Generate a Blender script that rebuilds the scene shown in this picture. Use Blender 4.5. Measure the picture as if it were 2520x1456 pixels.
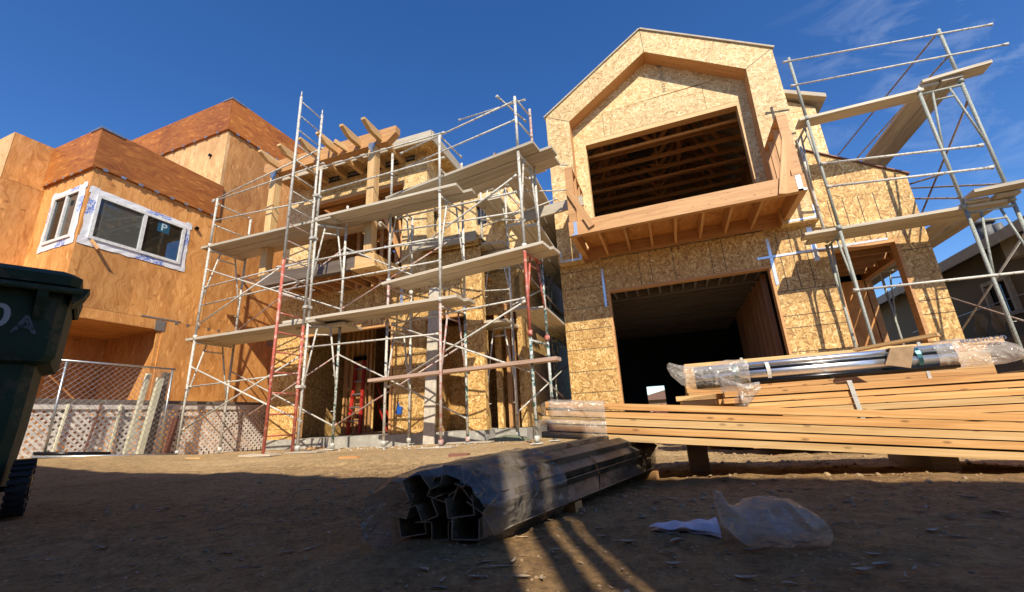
import bpy, math, random
from mathutils import Vector, Matrix, noise
random.seed(7)
for o in list(bpy.data.objects): bpy.data.objects.remove(o)
C = bpy.context.scene.collection
sc = bpy.context.scene
rad = math.radians
# ---------------------------------------------------------------- camera
EYE = Vector((0, 0, 0.31))
M = Matrix.Rotation(rad(19.9), 3, 'Z') @ Matrix.Rotation(rad(90 + 16.33), 3, 'X') @ Matrix.Rotation(rad(-3.15), 3, 'Z')
cam = bpy.data.cameras.new('camera'); co = bpy.data.objects.new('camera', cam); C.objects.link(co)
co.matrix_world = Matrix.Translation(EYE) @ M.to_4x4()
cam.sensor_width = 36; cam.lens = 14.74; cam.clip_start = .02; cam.clip_end = 2000
sc.camera = co
# ---------------------------------------------------------------- sky and sun
SUN_EL, SUN_AZ = 41, 27          # azimuth: degrees from the camera side (-Y) towards +X
sd = Vector((math.sin(rad(SUN_AZ)) * math.cos(rad(SUN_EL)), -math.cos(rad(SUN_AZ)) * math.cos(rad(SUN_EL)), math.sin(rad(SUN_EL))))
w = bpy.data.worlds.new('World'); sc.world = w; w.use_nodes = True
nt = w.node_tree; nt.nodes.clear()
def N(nt, t, **k):
    n = nt.nodes.new(t)
    for a, b in k.items(): setattr(n, a, b)
    return n
sky = N(nt, 'ShaderNodeTexSky', sky_type='NISHITA'); sky.sun_disc = False
sky.sun_elevation = rad(SUN_EL); sky.sun_rotation = math.atan2(sd.x, sd.y)
sky.air_density = 1.0; sky.dust_density = 0.15; sky.ozone_density = 4.0; sky.altitude = 300
tcw = N(nt, 'ShaderNodeTexCoord')
mpw = N(nt, 'ShaderNodeMapping'); mpw.inputs['Rotation'].default_value = (0, rad(-24), rad(30)); mpw.inputs['Scale'].default_value = (2.2, 9, 9)
nt.links.new(tcw.outputs['Generated'], mpw.inputs['Vector'])
nw = N(nt, 'ShaderNodeTexNoise'); nw.inputs['Scale'].default_value = 1.7; nw.inputs['Detail'].default_value = 9; nw.inputs['Roughness'].default_value = .62; nw.inputs['Distortion'].default_value = .5
nt.links.new(mpw.outputs[0], nw.inputs['Vector'])
crw = N(nt, 'ShaderNodeValToRGB'); crw.color_ramp.elements[0].position = .5; crw.color_ramp.elements[1].position = .78
nt.links.new(nw.outputs['Fac'], crw.inputs[0])
# cirrus only in one part of the sky
dotw = N(nt, 'ShaderNodeVectorMath', operation='DOT_PRODUCT')
nt.links.new(tcw.outputs['Generated'], dotw.inputs[0])
cdir = M @ Vector(((2440 - 1260) / 1032, (728 - 60) / 1032, -1)); cdir.normalize()
dotw.inputs[1].default_value = cdir
mrw = N(nt, 'ShaderNodeMapRange'); mrw.inputs['From Min'].default_value = .955; mrw.inputs['From Max'].default_value = 1.0
nt.links.new(dotw.outputs['Value'], mrw.inputs['Value'])
mulw = N(nt, 'ShaderNodeMath', operation='MULTIPLY'); nt.links.new(crw.outputs[0], mulw.inputs[0]); nt.links.new(mrw.outputs[0], mulw.inputs[1])
mul2 = N(nt, 'ShaderNodeMath', operation='MULTIPLY'); nt.links.new(mulw.outputs[0], mul2.inputs[0]); mul2.inputs[1].default_value = .28
mixw = N(nt, 'ShaderNodeMixRGB'); nt.links.new(mul2.outputs[0], mixw.inputs[0]); hsw = N(nt, 'ShaderNodeHueSaturation'); hsw.inputs['Hue'].default_value = .509; hsw.inputs['Saturation'].default_value = 1.24; hsw.inputs['Value'].default_value = 1.38; nt.links.new(sky.outputs[0], hsw.inputs['Color']); nt.links.new(hsw.outputs[0], mixw.inputs[1]); mixw.inputs[2].default_value = (7.5, 8.2, 9.2, 1)
bg = N(nt, 'ShaderNodeBackground'); bg.inputs['Strength'].default_value = .10
nt.links.new(mixw.outputs[0], bg.inputs['Color'])
wo = N(nt, 'ShaderNodeOutputWorld'); nt.links.new(bg.outputs[0], wo.inputs[0])
sl = bpy.data.lights.new('sun', 'SUN'); sl.energy = 5.0; sl.angle = rad(.53); sl.color = (1, .90, .73)
so = bpy.data.objects.new('sun', sl); C.objects.link(so); so.rotation_euler = sd.to_track_quat('Z', 'Y').to_euler(); so.location = (3, -6, 9)
sc.view_settings.view_transform = 'Standard'; sc.view_settings.look = 'None'; sc.view_settings.gamma = 1; sc.view_settings.exposure = 0.36

# ---------------------------------------------------------------- pixel -> world (photo seen as 2520 x 1456)
FD = 1031.9
def ray(p): return M @ Vector(((p[0] - 1260) / FD, (728 - p[1]) / FD, -1))
def atY(p, Y): d = ray(p); return EYE + d * (Y / d.y)
def atX(p, X): d = ray(p); return EYE + d * (X / d.x)
def atZ(p, z): d = ray(p); return EYE + d * ((z - EYE.z) / d.z)
# the middle house and its scaffolds stand in a frame turned by 1.9 degrees
RM = Matrix.Rotation(rad(1.9), 3, 'Z'); OM = Vector((-2.9, 6.0, 0))
def fm(v): return RM @ Vector(v) + OM
def _loc(p): return RM.transposed() @ (EYE - OM), RM.transposed() @ ray(p)
def mY(p, y): o, d = _loc(p); return o + d * ((y - o.y) / d.y)
def mX(p, x): o, d = _loc(p); return o + d * ((x - o.x) / d.x)
SS = 2520 / 3925
def Z_(x0, y0, s): return lambda x, y: ((x0 + x / s) * SS, (y0 + y / s) * SS)
q1 = Z_(2000, 50, 1.456); q2 = Z_(2900, 50, 1.533); q3 = Z_(2050, 850, 1.82); q4 = Z_(2900, 800, 2.08)
r3 = Z_(650, 350, 2.08); r4 = Z_(1350, 350, 2.08); r5 = Z_(650, 1000, 1.866); r6 = Z_(1350, 1000, 1.867)
s1 = Z_(950, 900, 3.64); s2 = Z_(1000, 450, 2.912); s3 = Z_(1550, 600, 2.911); s4 = Z_(1750, 1000, 2.08); s5 = Z_(1150, 1150, 2.427)

# ---------------------------------------------------------------- materials
class G:
    """tiny node helper"""
    def __init__(s, name):
        s.m = bpy.data.materials.new(name); s.m.use_nodes = True; s.t = s.m.node_tree
        s.b = s.t.nodes['Principled BSDF']
    def n(s, t, **k):
        ins = {a: k.pop(a) for a in list(k) if a[0].isupper()}
        nd = N(s.t, t, **k)
        for a, v in ins.items(): s.set(nd, a.replace('_', ' '), v)
        return nd
    def set(s, nd, a, v):
        if isinstance(v, bpy.types.NodeSocket): s.t.links.new(v, nd.inputs[a])
        else: nd.inputs[a].default_value = v
    def uv(s, sx=1, sy=1, rot=0, off=(0, 0)):
        u = s.n('ShaderNodeUVMap'); mp = s.n('ShaderNodeMapping'); s.t.links.new(u.outputs[0], mp.inputs[0])
        mp2 = None
        mp.inputs['Rotation'].default_value = (0, 0, rot); mp.inputs['Location'].default_value = (off[0], off[1], 0)
        v = s.n('ShaderNodeVectorMath', operation='MULTIPLY'); s.t.links.new(mp.outputs[0], v.inputs[0]); v.inputs[1].default_value = (sx, sy, 1)
        return v.outputs[0]
    def obj(s, sx=1, sy=1, sz=1):
        u = s.n('ShaderNodeTexCoord'); v = s.n('ShaderNodeVectorMath', operation='MULTIPLY'); s.t.links.new(u.outputs['Object'], v.inputs[0]); v.inputs[1].default_value = (sx, sy, sz)
        return v.outputs[0]
    def noise(s, vec, scale=1, detail=4, rough=.55, dist=0, out='Fac'):
        n = s.n('ShaderNodeTexNoise', Scale=scale, Detail=detail, Roughness=rough, Distortion=dist); s.t.links.new(vec, n.inputs['Vector']); return n.outputs[out]
    def ramp(s, fac, *st):
        r = s.n('ShaderNodeValToRGB'); cr = r.color_ramp
        while len(cr.elements) < len(st): cr.elements.new(.5)
        for e, (p, c) in zip(cr.elements, st): e.position = p; e.color = (*c, 1) if len(c) == 3 else c
        s.t.links.new(fac, r.inputs[0]); return r.outputs[0]
    def mix(s, f, a, b, mode='MIX'):
        m = s.n('ShaderNodeMixRGB', blend_type=mode)
        for i, v in enumerate((f, a, b)):
            if isinstance(v, bpy.types.NodeSocket): s.t.links.new(v, m.inputs[i])
            else: m.inputs[i].default_value = v if i == 0 else ((*v, 1) if len(v) == 3 else v)
        return m.outputs[0]
    def math(s, op, a, b=0, c=None):
        m = s.n('ShaderNodeMath', operation=op)
        for i, v in enumerate((a, b) if c is None else (a, b, c)):
            if isinstance(v, bpy.types.NodeSocket): s.t.links.new(v, m.inputs[i])
            else: m.inputs[i].default_value = v
        return m.outputs[0]
    def rnd(s):
        return s.n('ShaderNodeAttribute', attribute_name='rnd').outputs['Fac']
    def bump(s, h, st=.3, d=.01):
        b = s.n('ShaderNodeBump', Strength=st, Distance=d); s.t.links.new(h, b.inputs['Height']); s.t.links.new(b.outputs[0], s.b.inputs['Normal'])
    def out(s, col, rough=.7, metal=0, **k):
        s.set(s.b, 'Base Color', col if isinstance(col, bpy.types.NodeSocket) else (*col, 1)); s.set(s.b, 'Roughness', rough); s.set(s.b, 'Metallic', metal)
        for a, v in k.items(): s.set(s.b, a.replace('_', ' '), v)
        return s.m
def vary(g, col, amt=.25):
    r = g.rnd(); v = g.math('MULTIPLY_ADD', r, amt, 1 - amt / 2)
    h = g.n('ShaderNodeHueSaturation', Hue=.5, Saturation=1.0); g.t.links.new(v, h.inputs['Value']); g.t.links.new(col, h.inputs['Color']); return h.outputs[0]
def osb(name, cols, seed=0, sx=1.0):
    g = G(name); best = None; pri = None
    dn = g.noise(g.uv(), 9, 2, .5, 0, 'Color')
    for i, (rot, su, sv) in enumerate(((.15, 11, 38), (.95, 13, 44), (-.7, 11, 36), (1.7, 14, 46), (.4, 20, 62))):
        uv = g.uv(su * sx, sv * sx, rot + seed, (i * 3.7 + seed, i * 5.1))
        ad = g.n('ShaderNodeVectorMath', operation='MULTIPLY_ADD'); g.t.links.new(dn, ad.inputs[0]); ad.inputs[1].default_value = (1.4, 1.4, 0); g.t.links.new(uv, ad.inputs[2])
        v = g.n('ShaderNodeTexVoronoi', voronoi_dimensions='2D', feature='F1', Scale=1.0, Randomness=1.0); g.t.links.new(ad.outputs[0], v.inputs['Vector'])
        sp = g.n('ShaderNodeSeparateColor'); g.t.links.new(v.outputs['Color'], sp.inputs[0])
        if best is None: best, pri = sp.outputs[0], sp.outputs[1]
        else:
            gt = g.math('GREATER_THAN', sp.outputs[1], pri)
            best = g.mix(gt, best, sp.outputs[0]); pri = g.math('MAXIMUM', sp.outputs[1], pri)
    col = g.ramp(best, *cols)
    big = g.noise(g.uv(), 1.6, 5, .6)
    col = g.mix(1, col, g.ramp(big, (.3, (.86, .83, .8)), (.7, (1.06, 1.05, 1.03))), 'MULTIPLY')
    g.bump(best, .25, .004)
    return g.out(vary(g, col, .2), .62)
OSB = osb('osb_pale', ((0, (.40, .235, .085)), (.2, (.54, .36, .15)), (.55, (.66, .47, .22)), (.85, (.74, .57, .30)), (1, (.84, .70, .42))))
OSBW = osb('osb_warm', ((0, (.30, .15, .042)), (.25, (.46, .265, .08)), (.6, (.60, .37, .125)), (.88, (.72, .50, .20)), (1, (.86, .67, .34))), 1.2, 1.12)
def wood(name, c0, c1, c2, knots=True, gs=1.0, rough=.6, amt=.3):
    g = G(name)
    n1 = g.noise(g.uv(1.1 * gs, 22 * gs), 1, 5, .6, .6)
    n2 = g.noise(g.uv(2.5 * gs, 90 * gs), 1, 4, .6, 0)
    f = g.math('MULTIPLY_ADD', n2, .5, g.math('MULTIPLY', n1, .6))
    col = g.ramp(f, (.33, c0), (.52, c1), (.72, c2))
    if knots:
        v = g.n('ShaderNodeTexVoronoi', voronoi_dimensions='2D', feature='F1', Scale=1.0); g.t.links.new(g.uv(3.2, 9), v.inputs['Vector'])
        col = g.mix(g.ramp(v.outputs['Distance'], (.03, (.7,) * 3), (.075, (0, 0, 0))), col, tuple(x * .5 for x in c0))
    g.bump(f, .2, .003)
    return g.out(vary(g, col, amt), rough)
FIR = wood('fir_lumber', (.34, .155, .052), (.50, .255, .095), (.64, .37, .16))
FIRL = wood('stacked_fir_lumber', (.34, .145, .042), (.55, .28, .092), (.72, .44, .18), amt=.45)
FIRP = wood('pale_fir_lumber', (.46, .255, .095), (.62, .385, .16), (.76, .54, .28), amt=.35)
PLANK = wood('weathered_plank', (.30, .25, .185), (.46, .40, .31), (.62, .56, .45), knots=False, amt=.35, rough=.85)
PINKW = wood('pinkish_board', (.36, .22, .15), (.52, .35, .26), (.64, .47, .37), knots=False)
DARKW = wood('dark_lumber_and_shade', (.075, .055, .042), (.12, .09, .07), (.18, .14, .11), knots=False)  # dark lumber; on the garage ceiling joists it is painted shade
REDW = wood('red_brown_board', (.13, .05, .035), (.2, .085, .06), (.28, .13, .09), knots=False)
POSTW = wood('pale_concrete_post_paint', (.50, .47, .33), (.62, .59, .43), (.72, .69, .54), knots=False)
def plywood(name, c0, c1, c2, rot=0):
    g = G(name)
    uv = g.uv(1, 1, rot)
    dn = g.noise(uv, 2.3, 3, .5, 0, 'Color')
    ad = g.n('ShaderNodeVectorMath', operation='MULTIPLY_ADD'); g.t.links.new(dn, ad.inputs[0]); ad.inputs[1].default_value = (.5, .0, 0); g.t.links.new(uv, ad.inputs[2])
    mu = g.n('ShaderNodeVectorMath', operation='MULTIPLY'); g.t.links.new(ad.outputs[0], mu.inputs[0]); mu.inputs[1].default_value = (9, 1.3, 1)
    n1 = g.noise(mu.outputs[0], 1.3, 6, .62, 1.2)
    fine = g.noise(g.uv(60, 4, rot), 1, 3, .6)
    f = g.math('MULTIPLY_ADD', fine, .3, g.math('MULTIPLY', n1, .75))
    col = g.ramp(f, (.34, c0), (.5, c1), (.68, c2))
    v = g.n('ShaderNodeTexVoronoi', voronoi_dimensions='2D', feature='F1', Scale=1.0); g.t.links.new(g.uv(6.1, 2.0, rot), v.inputs['Vector'])
    pk = g.ramp(g.noise(g.uv(.8, .8, rot, (9, 2)), 1, 2, .5), (.30 if 'rust' in name else .45, (0, 0, 0)), (.42 if 'rust' in name else .58, (.75,) * 3)); col = g.mix(g.math('MULTIPLY', pk, g.ramp(v.outputs['Distance'], (.05, (.9,) * 3), (.16, (0, 0, 0)))), col, tuple(min(1, x * 1.35) for x in c2))
    v2 = g.n('ShaderNodeTexVoronoi', voronoi_dimensions='2D', feature='F1', Scale=1.0); g.t.links.new(g.uv(2.1, 3.3, rot, (4, 9)), v2.inputs['Vector'])
    pk2 = g.ramp(g.noise(g.uv(1.1, 1.3, rot, (2, 7)), 1, 2, .5), (.48, (0, 0, 0)), (.58, (.8,) * 3)); col = g.mix(g.math('MULTIPLY', pk2, g.ramp(v2.outputs['Distance'], (.03, (.8,) * 3), (.09, (0, 0, 0)))), col, tuple(x * .5 for x in c0))
    st = g.noise(g.uv(.9, .9), 1, 6, .65)
    col = g.mix(1, col, g.ramp(st, (.3, (.72, .68, .66)), (.62, (1.05, 1.05, 1.05))), 'MULTIPLY')
    g.bump(f, .2, .004)
    return g.out(vary(g, col, .3), .62)
PLY = plywood('orange_plywood', (.40, .15, .034), (.60, .27, .072), (.74, .39, .135))
PLYL = plywood('pale_plywood', (.48, .24, .085), (.64, .38, .16), (.76, .51, .26))
PLYD = plywood('rust_stained_plywood', (.22, .055, .008), (.37, .115, .016), (.50, .19, .035), math.pi / 2)
def simple(name, c, rough=.6, metal=0, spots=None, sc_=20, **k):
    g = G(name)
    n = g.noise(g.obj(), sc_, 4, .6)
    col = g.mix(g.ramp(n, (.35, (0, 0, 0)), (.7, (1, 1, 1))), tuple(x * .72 for x in c), c)
    if spots:
        n2 = g.noise(g.obj(), sc_ * .9, 5, .7)
        col = g.mix(g.ramp(n2, (spots[1], (0, 0, 0)), (spots[1] + .05, (1, 1, 1))), col, spots[0])
    g.bump(n, .15, .003)
    return g.out(vary(g, col, .2), rough, metal, **k)
TUBE = simple('white_scuffed_tube_paint', (.66, .64, .57), .5, 0, ((.24, .19, .14), .56), 26)
TUBER = simple('red_scuffed_tube_paint', (.55, .13, .085), .5, 0, ((.62, .36, .30), .54), 16)
TUBET = simple('teal_scuffed_tube_paint', (.60, .59, .53), .5, 0, ((.03, .12, .11), .5), 20)
TUBEP = simple('pink_scuffed_tube_paint', (.58, .50, .45), .5, 0, ((.45, .2, .16), .5), 18)
GALV = simple('galvanised_steel', (.55, .57, .58), .38, .85, None, 30)
STRAPM = simple('bright_metal_strap', (.8, .82, .84), .3, .8, None, 40)
CHROME = simple('polished_steel', (.86, .87, .89), .30, .9, None, 6)
BLACKM = simple('black_metal', (.02, .02, .022), .25, .6)
STUD = simple('dull_metal_channel', (.26, .22, .155), .45, .45, ((.10, .085, .06), .48), 12)
STUDE = simple('bare_cut_metal_edge', (.55, .52, .45), .4, .3, None, 12)
CONC = simple('concrete', (.40, .385, .34), .9, 0, ((.48, .47, .42), .6), 7)
CONCP = simple('pale_concrete_board', (.66, .60, .50), .85, 0, ((.40, .39, .37), .58), 14)
WHITE = simple('white_window_vinyl', (.80, .80, .78), .35)
BLACKP = simple('black_flashing_tape', (.02, .023, .03), .4)
GREENB = simple('dark_green_bin_plastic', (.018, .045, .018), .75, 0, ((.06, .06, .03), .54), 9)
RUB = simple('black_rubber', (.012, .012, .012), .75)
PAINTW = simple('white_stencil_paint', (.55, .58, .58), .7)
PAINTF = simple('faded_stencil_paint', (.16, .18, .19), .7, 0, ((.03, .05, .035), .5), 30)
REDL = simple('red_fibreglass', (.46, .03, .018), .45)
BLUE = simple('blue_plastic', (.02, .12, .5), .4)
STUC = simple('tan_stucco', (.21, .16, .10), .95, 0, None, 40)
TRIM = simple('tan_trim', (.52, .44, .32), .8)
ROOFM = simple('dark_shingle', (.06, .05, .045), .95, 0, None, 50)
PAPER = simple('white_paper', (.66, .62, .66), .8)
LATT = simple('weathered_lattice_wood', (.82, .75, .68), .9, 0, ((.42, .36, .32), .55), 12)
LATTD = simple('dark_fence_rail', (.17, .14, .12), .9, 0, ((.45, .40, .36), .6), 8)
SCREENW = simple('grey_shade_screen_board', (.3, .28, .25), .9)
STRAPP = simple('grey_plastic_strap', (.62, .61, .56), .5)
TEALS = simple('blue_steel_strap', (.05, .16, .2), .3, .6)
STICK = simple('blue_window_sticker', (.015, .09, .16), .5)
STICKW = simple('pale_sticker_print', (.5, .68, .75), .5)
INKB = simple('blue_print_ink', (.12, .2, .55), .6)
NAVY = simple('navy_print_ink', (.03, .04, .12), .6)
INKD = simple('dark_print_ink', (.10, .07, .05), .7)
SHADEBLK = simple('black_interior_shade', (.035, .032, .03), .95)  # black standing in for deep indoor shade; also colours the duct
FIRSHADE = wood('shade_darkened_fir', (.15, .065, .028), (.24, .11, .045), (.33, .165, .075))  # fir darkened in colour to imitate indoor shade
RUSTT = simple('brown_rusty_tube', (.30, .21, .16), .6, 0, ((.45, .40, .34), .56), 30)
TUBES = simple('speckled_grey_green_tube_paint', (.42, .44, .39), .55, 0, ((.22, .24, .20), .5), 60)
def film(name, c, rough, scale, al):
    """creased transparent film: sharp ridges in the bump, patches of differing clearness"""
    g = G(name)
    def ridge(sc_, dist, off):
        n = g.n('ShaderNodeTexNoise', noise_type='RIDGED_MULTIFRACTAL', Scale=sc_, Detail=4.0, Roughness=.5, Distortion=dist); n.normalize = True
        g.t.links.new(g.obj(), n.inputs['Vector']); return n.outputs['Fac']
    a = ridge(scale, 1.2, 0); b = ridge(scale * 3.7, .6, 0); soft = g.noise(g.obj(), scale * .8, 4, .6, 1.0)
    h = g.math('ADD', g.math('MULTIPLY', a, .7), g.math('ADD', g.math('MULTIPLY', b, .25), g.math('MULTIPLY', soft, .8)))
    g.bump(h, 1, .03)
    al_ = g.ramp(g.math('MULTIPLY_ADD', a, .5, g.math('MULTIPLY', soft, .5)), (.2, (al[0],) * 3), (.42, (al[1],) * 3), (.62, (al[2],) * 3))
    return g.out(c, rough, 0, Alpha=al_, Specular_IOR_Level=.9)
WRAP = film('crinkled_plastic_wrap', (.66, .62, .57), .12, 10, (.25, .45, .9))
BAG = film('clear_plastic_bag', (.66, .60, .50), .07, 8, (.24, .42, .92))
def tape():
    g = G('white_window_tape'); n = g.noise(g.obj(), 14, 5, .6)
    g.bump(n, .5, .01)
    v = g.n('ShaderNodeTexBrick', Scale=1.0, Mortar_Size=0.0, Brick_Width=.34, Row_Height=.5, Bias=0.0); g.t.links.new(g.uv(), v.inputs['Vector'])
    pr = g.noise(g.uv(34, 60), 1, 3, .6)
    z = g.ramp(g.noise(g.uv(3.4, 2), 1, 0, .5), (.57, (0, 0, 0)), (.60, (1, 1, 1)))
    f = g.math('MULTIPLY', z, g.ramp(pr, (.46, (0, 0, 0)), (.5, (1, 1, 1))))
    return g.out(g.mix(f, (.74, .74, .76), (.16, .24, .58)), .45)
TAPE = tape()
def glass(name, c, al):
    g = G(name); return g.out(c, .04, 0, Alpha=al, Specular_IOR_Level=.8)
GLASS = glass('window_glass', (.02, .025, .02), .55)
GLASSS = glass('screened_window_glass', (.075, .08, .072), .93)
DGLASS = glass('dark_window_glass', (.01, .012, .015), .95)
def dirt():
    g = G('dry_dirt')
    u = g.n('ShaderNodeTexCoord').outputs['Object']
    a = g.noise(u, .9, 6, .6); b = g.noise(u, 14, 8, .7, .3); c = g.noise(u, 75, 6, .75)
    mp = g.n('ShaderNodeVectorMath', operation='MULTIPLY'); g.t.links.new(u, mp.inputs[0]); mp.inputs[1].default_value = (30, 110, 30)
    fib = g.noise(mp.outputs[0], 1, 4, .7, .9)
    d_ = g.noise(u, 38, 6, .75, .4); f = g.math('ADD', g.math('MULTIPLY', a, .2), g.math('ADD', g.math('MULTIPLY', b, .3), g.math('ADD', g.math('MULTIPLY', c, .22), g.math('MULTIPLY', d_, .28))))
    col = g.ramp(f, (.39, (.13, .075, .032)), (.47, (.34, .225, .10)), (.54, (.53, .365, .18)), (.64, (.74, .56, .33)))
    col = g.mix(g.ramp(fib, (.60, (0, 0, 0)), (.7, (.7,) * 3)), col, (.66, .50, .30))
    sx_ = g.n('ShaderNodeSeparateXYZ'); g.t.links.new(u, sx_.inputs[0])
    ed = g.math('ADD', sx_.outputs[1], g.math('MULTIPLY', g.noise(u, 1.1, 5, .6), 1.6))   # near soil darker, turning paler farther out
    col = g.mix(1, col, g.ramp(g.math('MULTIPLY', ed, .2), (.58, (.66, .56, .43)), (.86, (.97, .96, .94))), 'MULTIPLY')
    v = g.n('ShaderNodeTexVoronoi', feature='F1', Scale=34.0); g.t.links.new(u, v.inputs['Vector'])
    col = g.mix(g.ramp(v.outputs['Distance'], (.05, (.7,) * 3), (.16, (0, 0, 0))), col, (.62, .48, .32))
    g.bump(g.math('ADD', g.math('MULTIPLY', b, .6), g.math('MULTIPLY', c, .7)), .85, .02)
    return g.out(col, .95)
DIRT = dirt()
def leafm():
    g = G('dry_leaf'); n = g.noise(g.obj(), 60, 3, .6)
    return g.out(vary(g, g.ramp(n, (.3, (.22, .145, .08)), (.7, (.46, .35, .24))), .8), .7)
LEAF = leafm()

# ---------------------------------------------------------------- mesh builder
class MB:
    def __init__(s, xf=None): s.v = []; s.f = []; s.uv = []; s.mi = []; s.sm = []; s.r = []; s.xf = xf; s.m = 0; s.e = 0; s.ei = []; s.smooth = False; s.fixr = None
    def face(s, pts, uvs, r=0):
        i = len(s.v); s.v += [Vector(p) for p in pts]; s.f.append(tuple(range(i, i + len(pts)))); s.uv += uvs
        s.mi.append(s.m); s.sm.append(s.smooth); s.r.append(r); s.ei.append(s.e)
        return s
    def fidx(s, idx, uvs, r=0):
        s.f.append(tuple(idx)); s.uv += uvs; s.mi.append(s.m); s.sm.append(s.smooth); s.r.append(r); s.ei.append(s.e)
    def prism(s, pts, vec, jit=True):
        """extruded polygon; uv in metres over the dominant plane"""
        s.e += 1; pts = [Vector(p) for p in pts]; vec = Vector(vec); r = random.random() if s.fixr is None else s.fixr
        ou, ov = (random.random() * 7, random.random() * 7) if jit else (0, 0)
        def uvf(ps, n):
            a = [abs(c) for c in n]; k = a.index(max(a))
            return [((p.y, p.z) if k == 0 else (p.x, p.z) if k == 1 else (p.x, p.y)) for p in ps]
        def nrm(ps):
            n = Vector((0, 0, 0))
            for i in range(len(ps)): n += ps[i].cross(ps[(i + 1) % len(ps)])
            return n
        n = nrm(pts)
        if n.dot(vec) > 0: pts = pts[::-1]; n = -n
        q = [p + vec for p in pts]
        s.face(pts, [(u + ou, v + ov) for u, v in uvf(pts, n)], r)
        s.face(q[::-1], [(u + ou, v + ov) for u, v in uvf(q[::-1], n)], r)
        for i in range(len(pts)):
            j = (i + 1) % len(pts); fc = [pts[j], pts[i], q[i], q[j]]
            s.face(fc, [(u + ou, v + ov) for u, v in uvf(fc, (fc[1] - fc[0]).cross(fc[2] - fc[1]))], r)
        return s
    def box(s, x0, x1, y0, y1, z0, z1, jit=True):
        x0, x1 = sorted((x0, x1)); y0, y1 = sorted((y0, y1)); z0, z1 = sorted((z0, z1))
        return s.prism([(x0, y0, z0), (x1, y0, z0), (x1, y0, z1), (x0, y0, z1)], (0, y1 - y0, 0), jit)
    def beam(s, a, b, w, h, up=(0, 0, 1), off=(0, 0)):
        s.e += 1; a = Vector(a); b = Vector(b); d = (b - a); L = d.length; d /= L; up = Vector(up)
        sx = d.cross(up)
        if sx.length < 1e-4: sx = d.cross(Vector((0, 1, 0)))
        sx.normalize(); u2 = sx.cross(d).normalized()
        r = random.random() if s.fixr is None else s.fixr; o = random.random() * 9; ov = random.random() * 9
        A = [a + sx * (off[0] + i * w / 2) + u2 * (off[1] + j * h / 2) for i, j in ((-1, -1), (1, -1), (1, 1), (-1, 1))]; B = [p + d * L for p in A]
        wd = (w, h, w, h); acc = 0
        for i in range(4):
            j = (i + 1) % 4
            s.face([A[i], A[j], B[j], B[i]], [(o, ov + acc), (o, ov + acc + wd[i]), (o + L, ov + acc + wd[i]), (o + L, ov + acc)], r); acc += wd[i]
        for Q in (A[::-1], B): s.face(Q, [(o, ov), (o + .01, ov), (o + .01, ov + h), (o, ov + h)], r)
        return s
    def tube(s, a, b, r1, r2=None, n=9, cap=True):
        s.e += 1; a = Vector(a); b = Vector(b); r2 = r1 if r2 is None else r2; d = (b - a); L = d.length; d /= L
        x = d.orthogonal().normalized(); y = d.cross(x); rr = random.random() if s.fixr is None else s.fixr; i0 = len(s.v)
        for p, r in ((a, r1), (b, r2)):
            for k in range(n):
                t = 2 * math.pi * k / n; s.v.append(p + x * (r * math.cos(t)) + y * (r * math.sin(t)))
        sm = s.smooth; s.smooth = True
        for k in range(n):
            j = (k + 1) % n; s.fidx((i0 + k, i0 + j, i0 + n + j, i0 + n + k), [(0, k / n), (0, (k + 1) / n), (L, (k + 1) / n), (L, k / n)], rr)
        s.smooth = False
        if cap:
            s.fidx(range(i0 + n - 1, i0 - 1, -1), [(0, 0)] * n, rr); s.fidx(range(i0 + n, i0 + 2 * n), [(0, 0)] * n, rr)
        s.smooth = sm
        return s
    def path(s, pts, r, n=8):
        for a, b in zip(pts, pts[1:]): s.tube(a, b, r, n=n)
        return s
    def grid(s, P, closed=False, r=.5):
        """P[i][j] rows of points"""
        i0 = len(s.v); n = len(P[0])
        for row in P: s.v += [Vector(p) for p in row]
        for i in range(len(P) - 1):
            for j in range(n if closed else n - 1):
                k = (j + 1) % n
                s.fidx((i0 + i * n + j, i0 + i * n + k, i0 + (i + 1) * n + k, i0 + (i + 1) * n + j), [(i * .05, j * .05), (i * .05, j * .05 + .05), (i * .05 + .05, j * .05 + .05), (i * .05 + .05, j * .05)], r)
        return s
    def split(s, name, mats, parent):
        out = []; starts = []; k = 0
        for f in s.f: starts.append(k); k += len(f)
        for e in dict.fromkeys(s.ei):
            n = MB(s.xf); mp = {}
            for fi, f in enumerate(s.f):
                if s.ei[fi] != e: continue
                for i in f:
                    if i not in mp: mp[i] = len(n.v); n.v.append(s.v[i])
                n.f.append(tuple(mp[i] for i in f)); n.uv += s.uv[starts[fi]:starts[fi] + len(f)]; n.mi.append(s.mi[fi]); n.sm.append(s.sm[fi]); n.r.append(s.r[fi]); n.ei.append(0)
            out.append(n.build(name, mats, parent))
        return out
    def build(s, name, mats, parent=None, loc=None):
        if not isinstance(mats, (list, tuple)): mats = [mats]
        vs = [s.xf(v) for v in s.v] if s.xf else s.v
        if parent is not None: org = parent['_o']; org = Vector(org)
        else: org = Vector(loc) if loc is not None else Vector((0, 0, 0))
        me = bpy.data.meshes.new(name); me.from_pydata([v - org for v in vs], [], s.f)
        for m in mats: me.materials.append(m)
        ul = me.uv_layers.new(name='UVMap'); ul.data.foreach_set('uv', [c for t in s.uv for c in t])
        at = me.attributes.new('rnd', 'FLOAT', 'FACE'); at.data.foreach_set('value', s.r)
        me.polygons.foreach_set('material_index', s.mi); me.polygons.foreach_set('use_smooth', s.sm)
        me.update()
        o = bpy.data.objects.new(name, me); C.objects.link(o)
        o['_o'] = tuple(org)
        if parent is not None: o.parent = parent
        else: o.location = org
        if parent is not None and parent.parent is not None: pass
        return o
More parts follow.
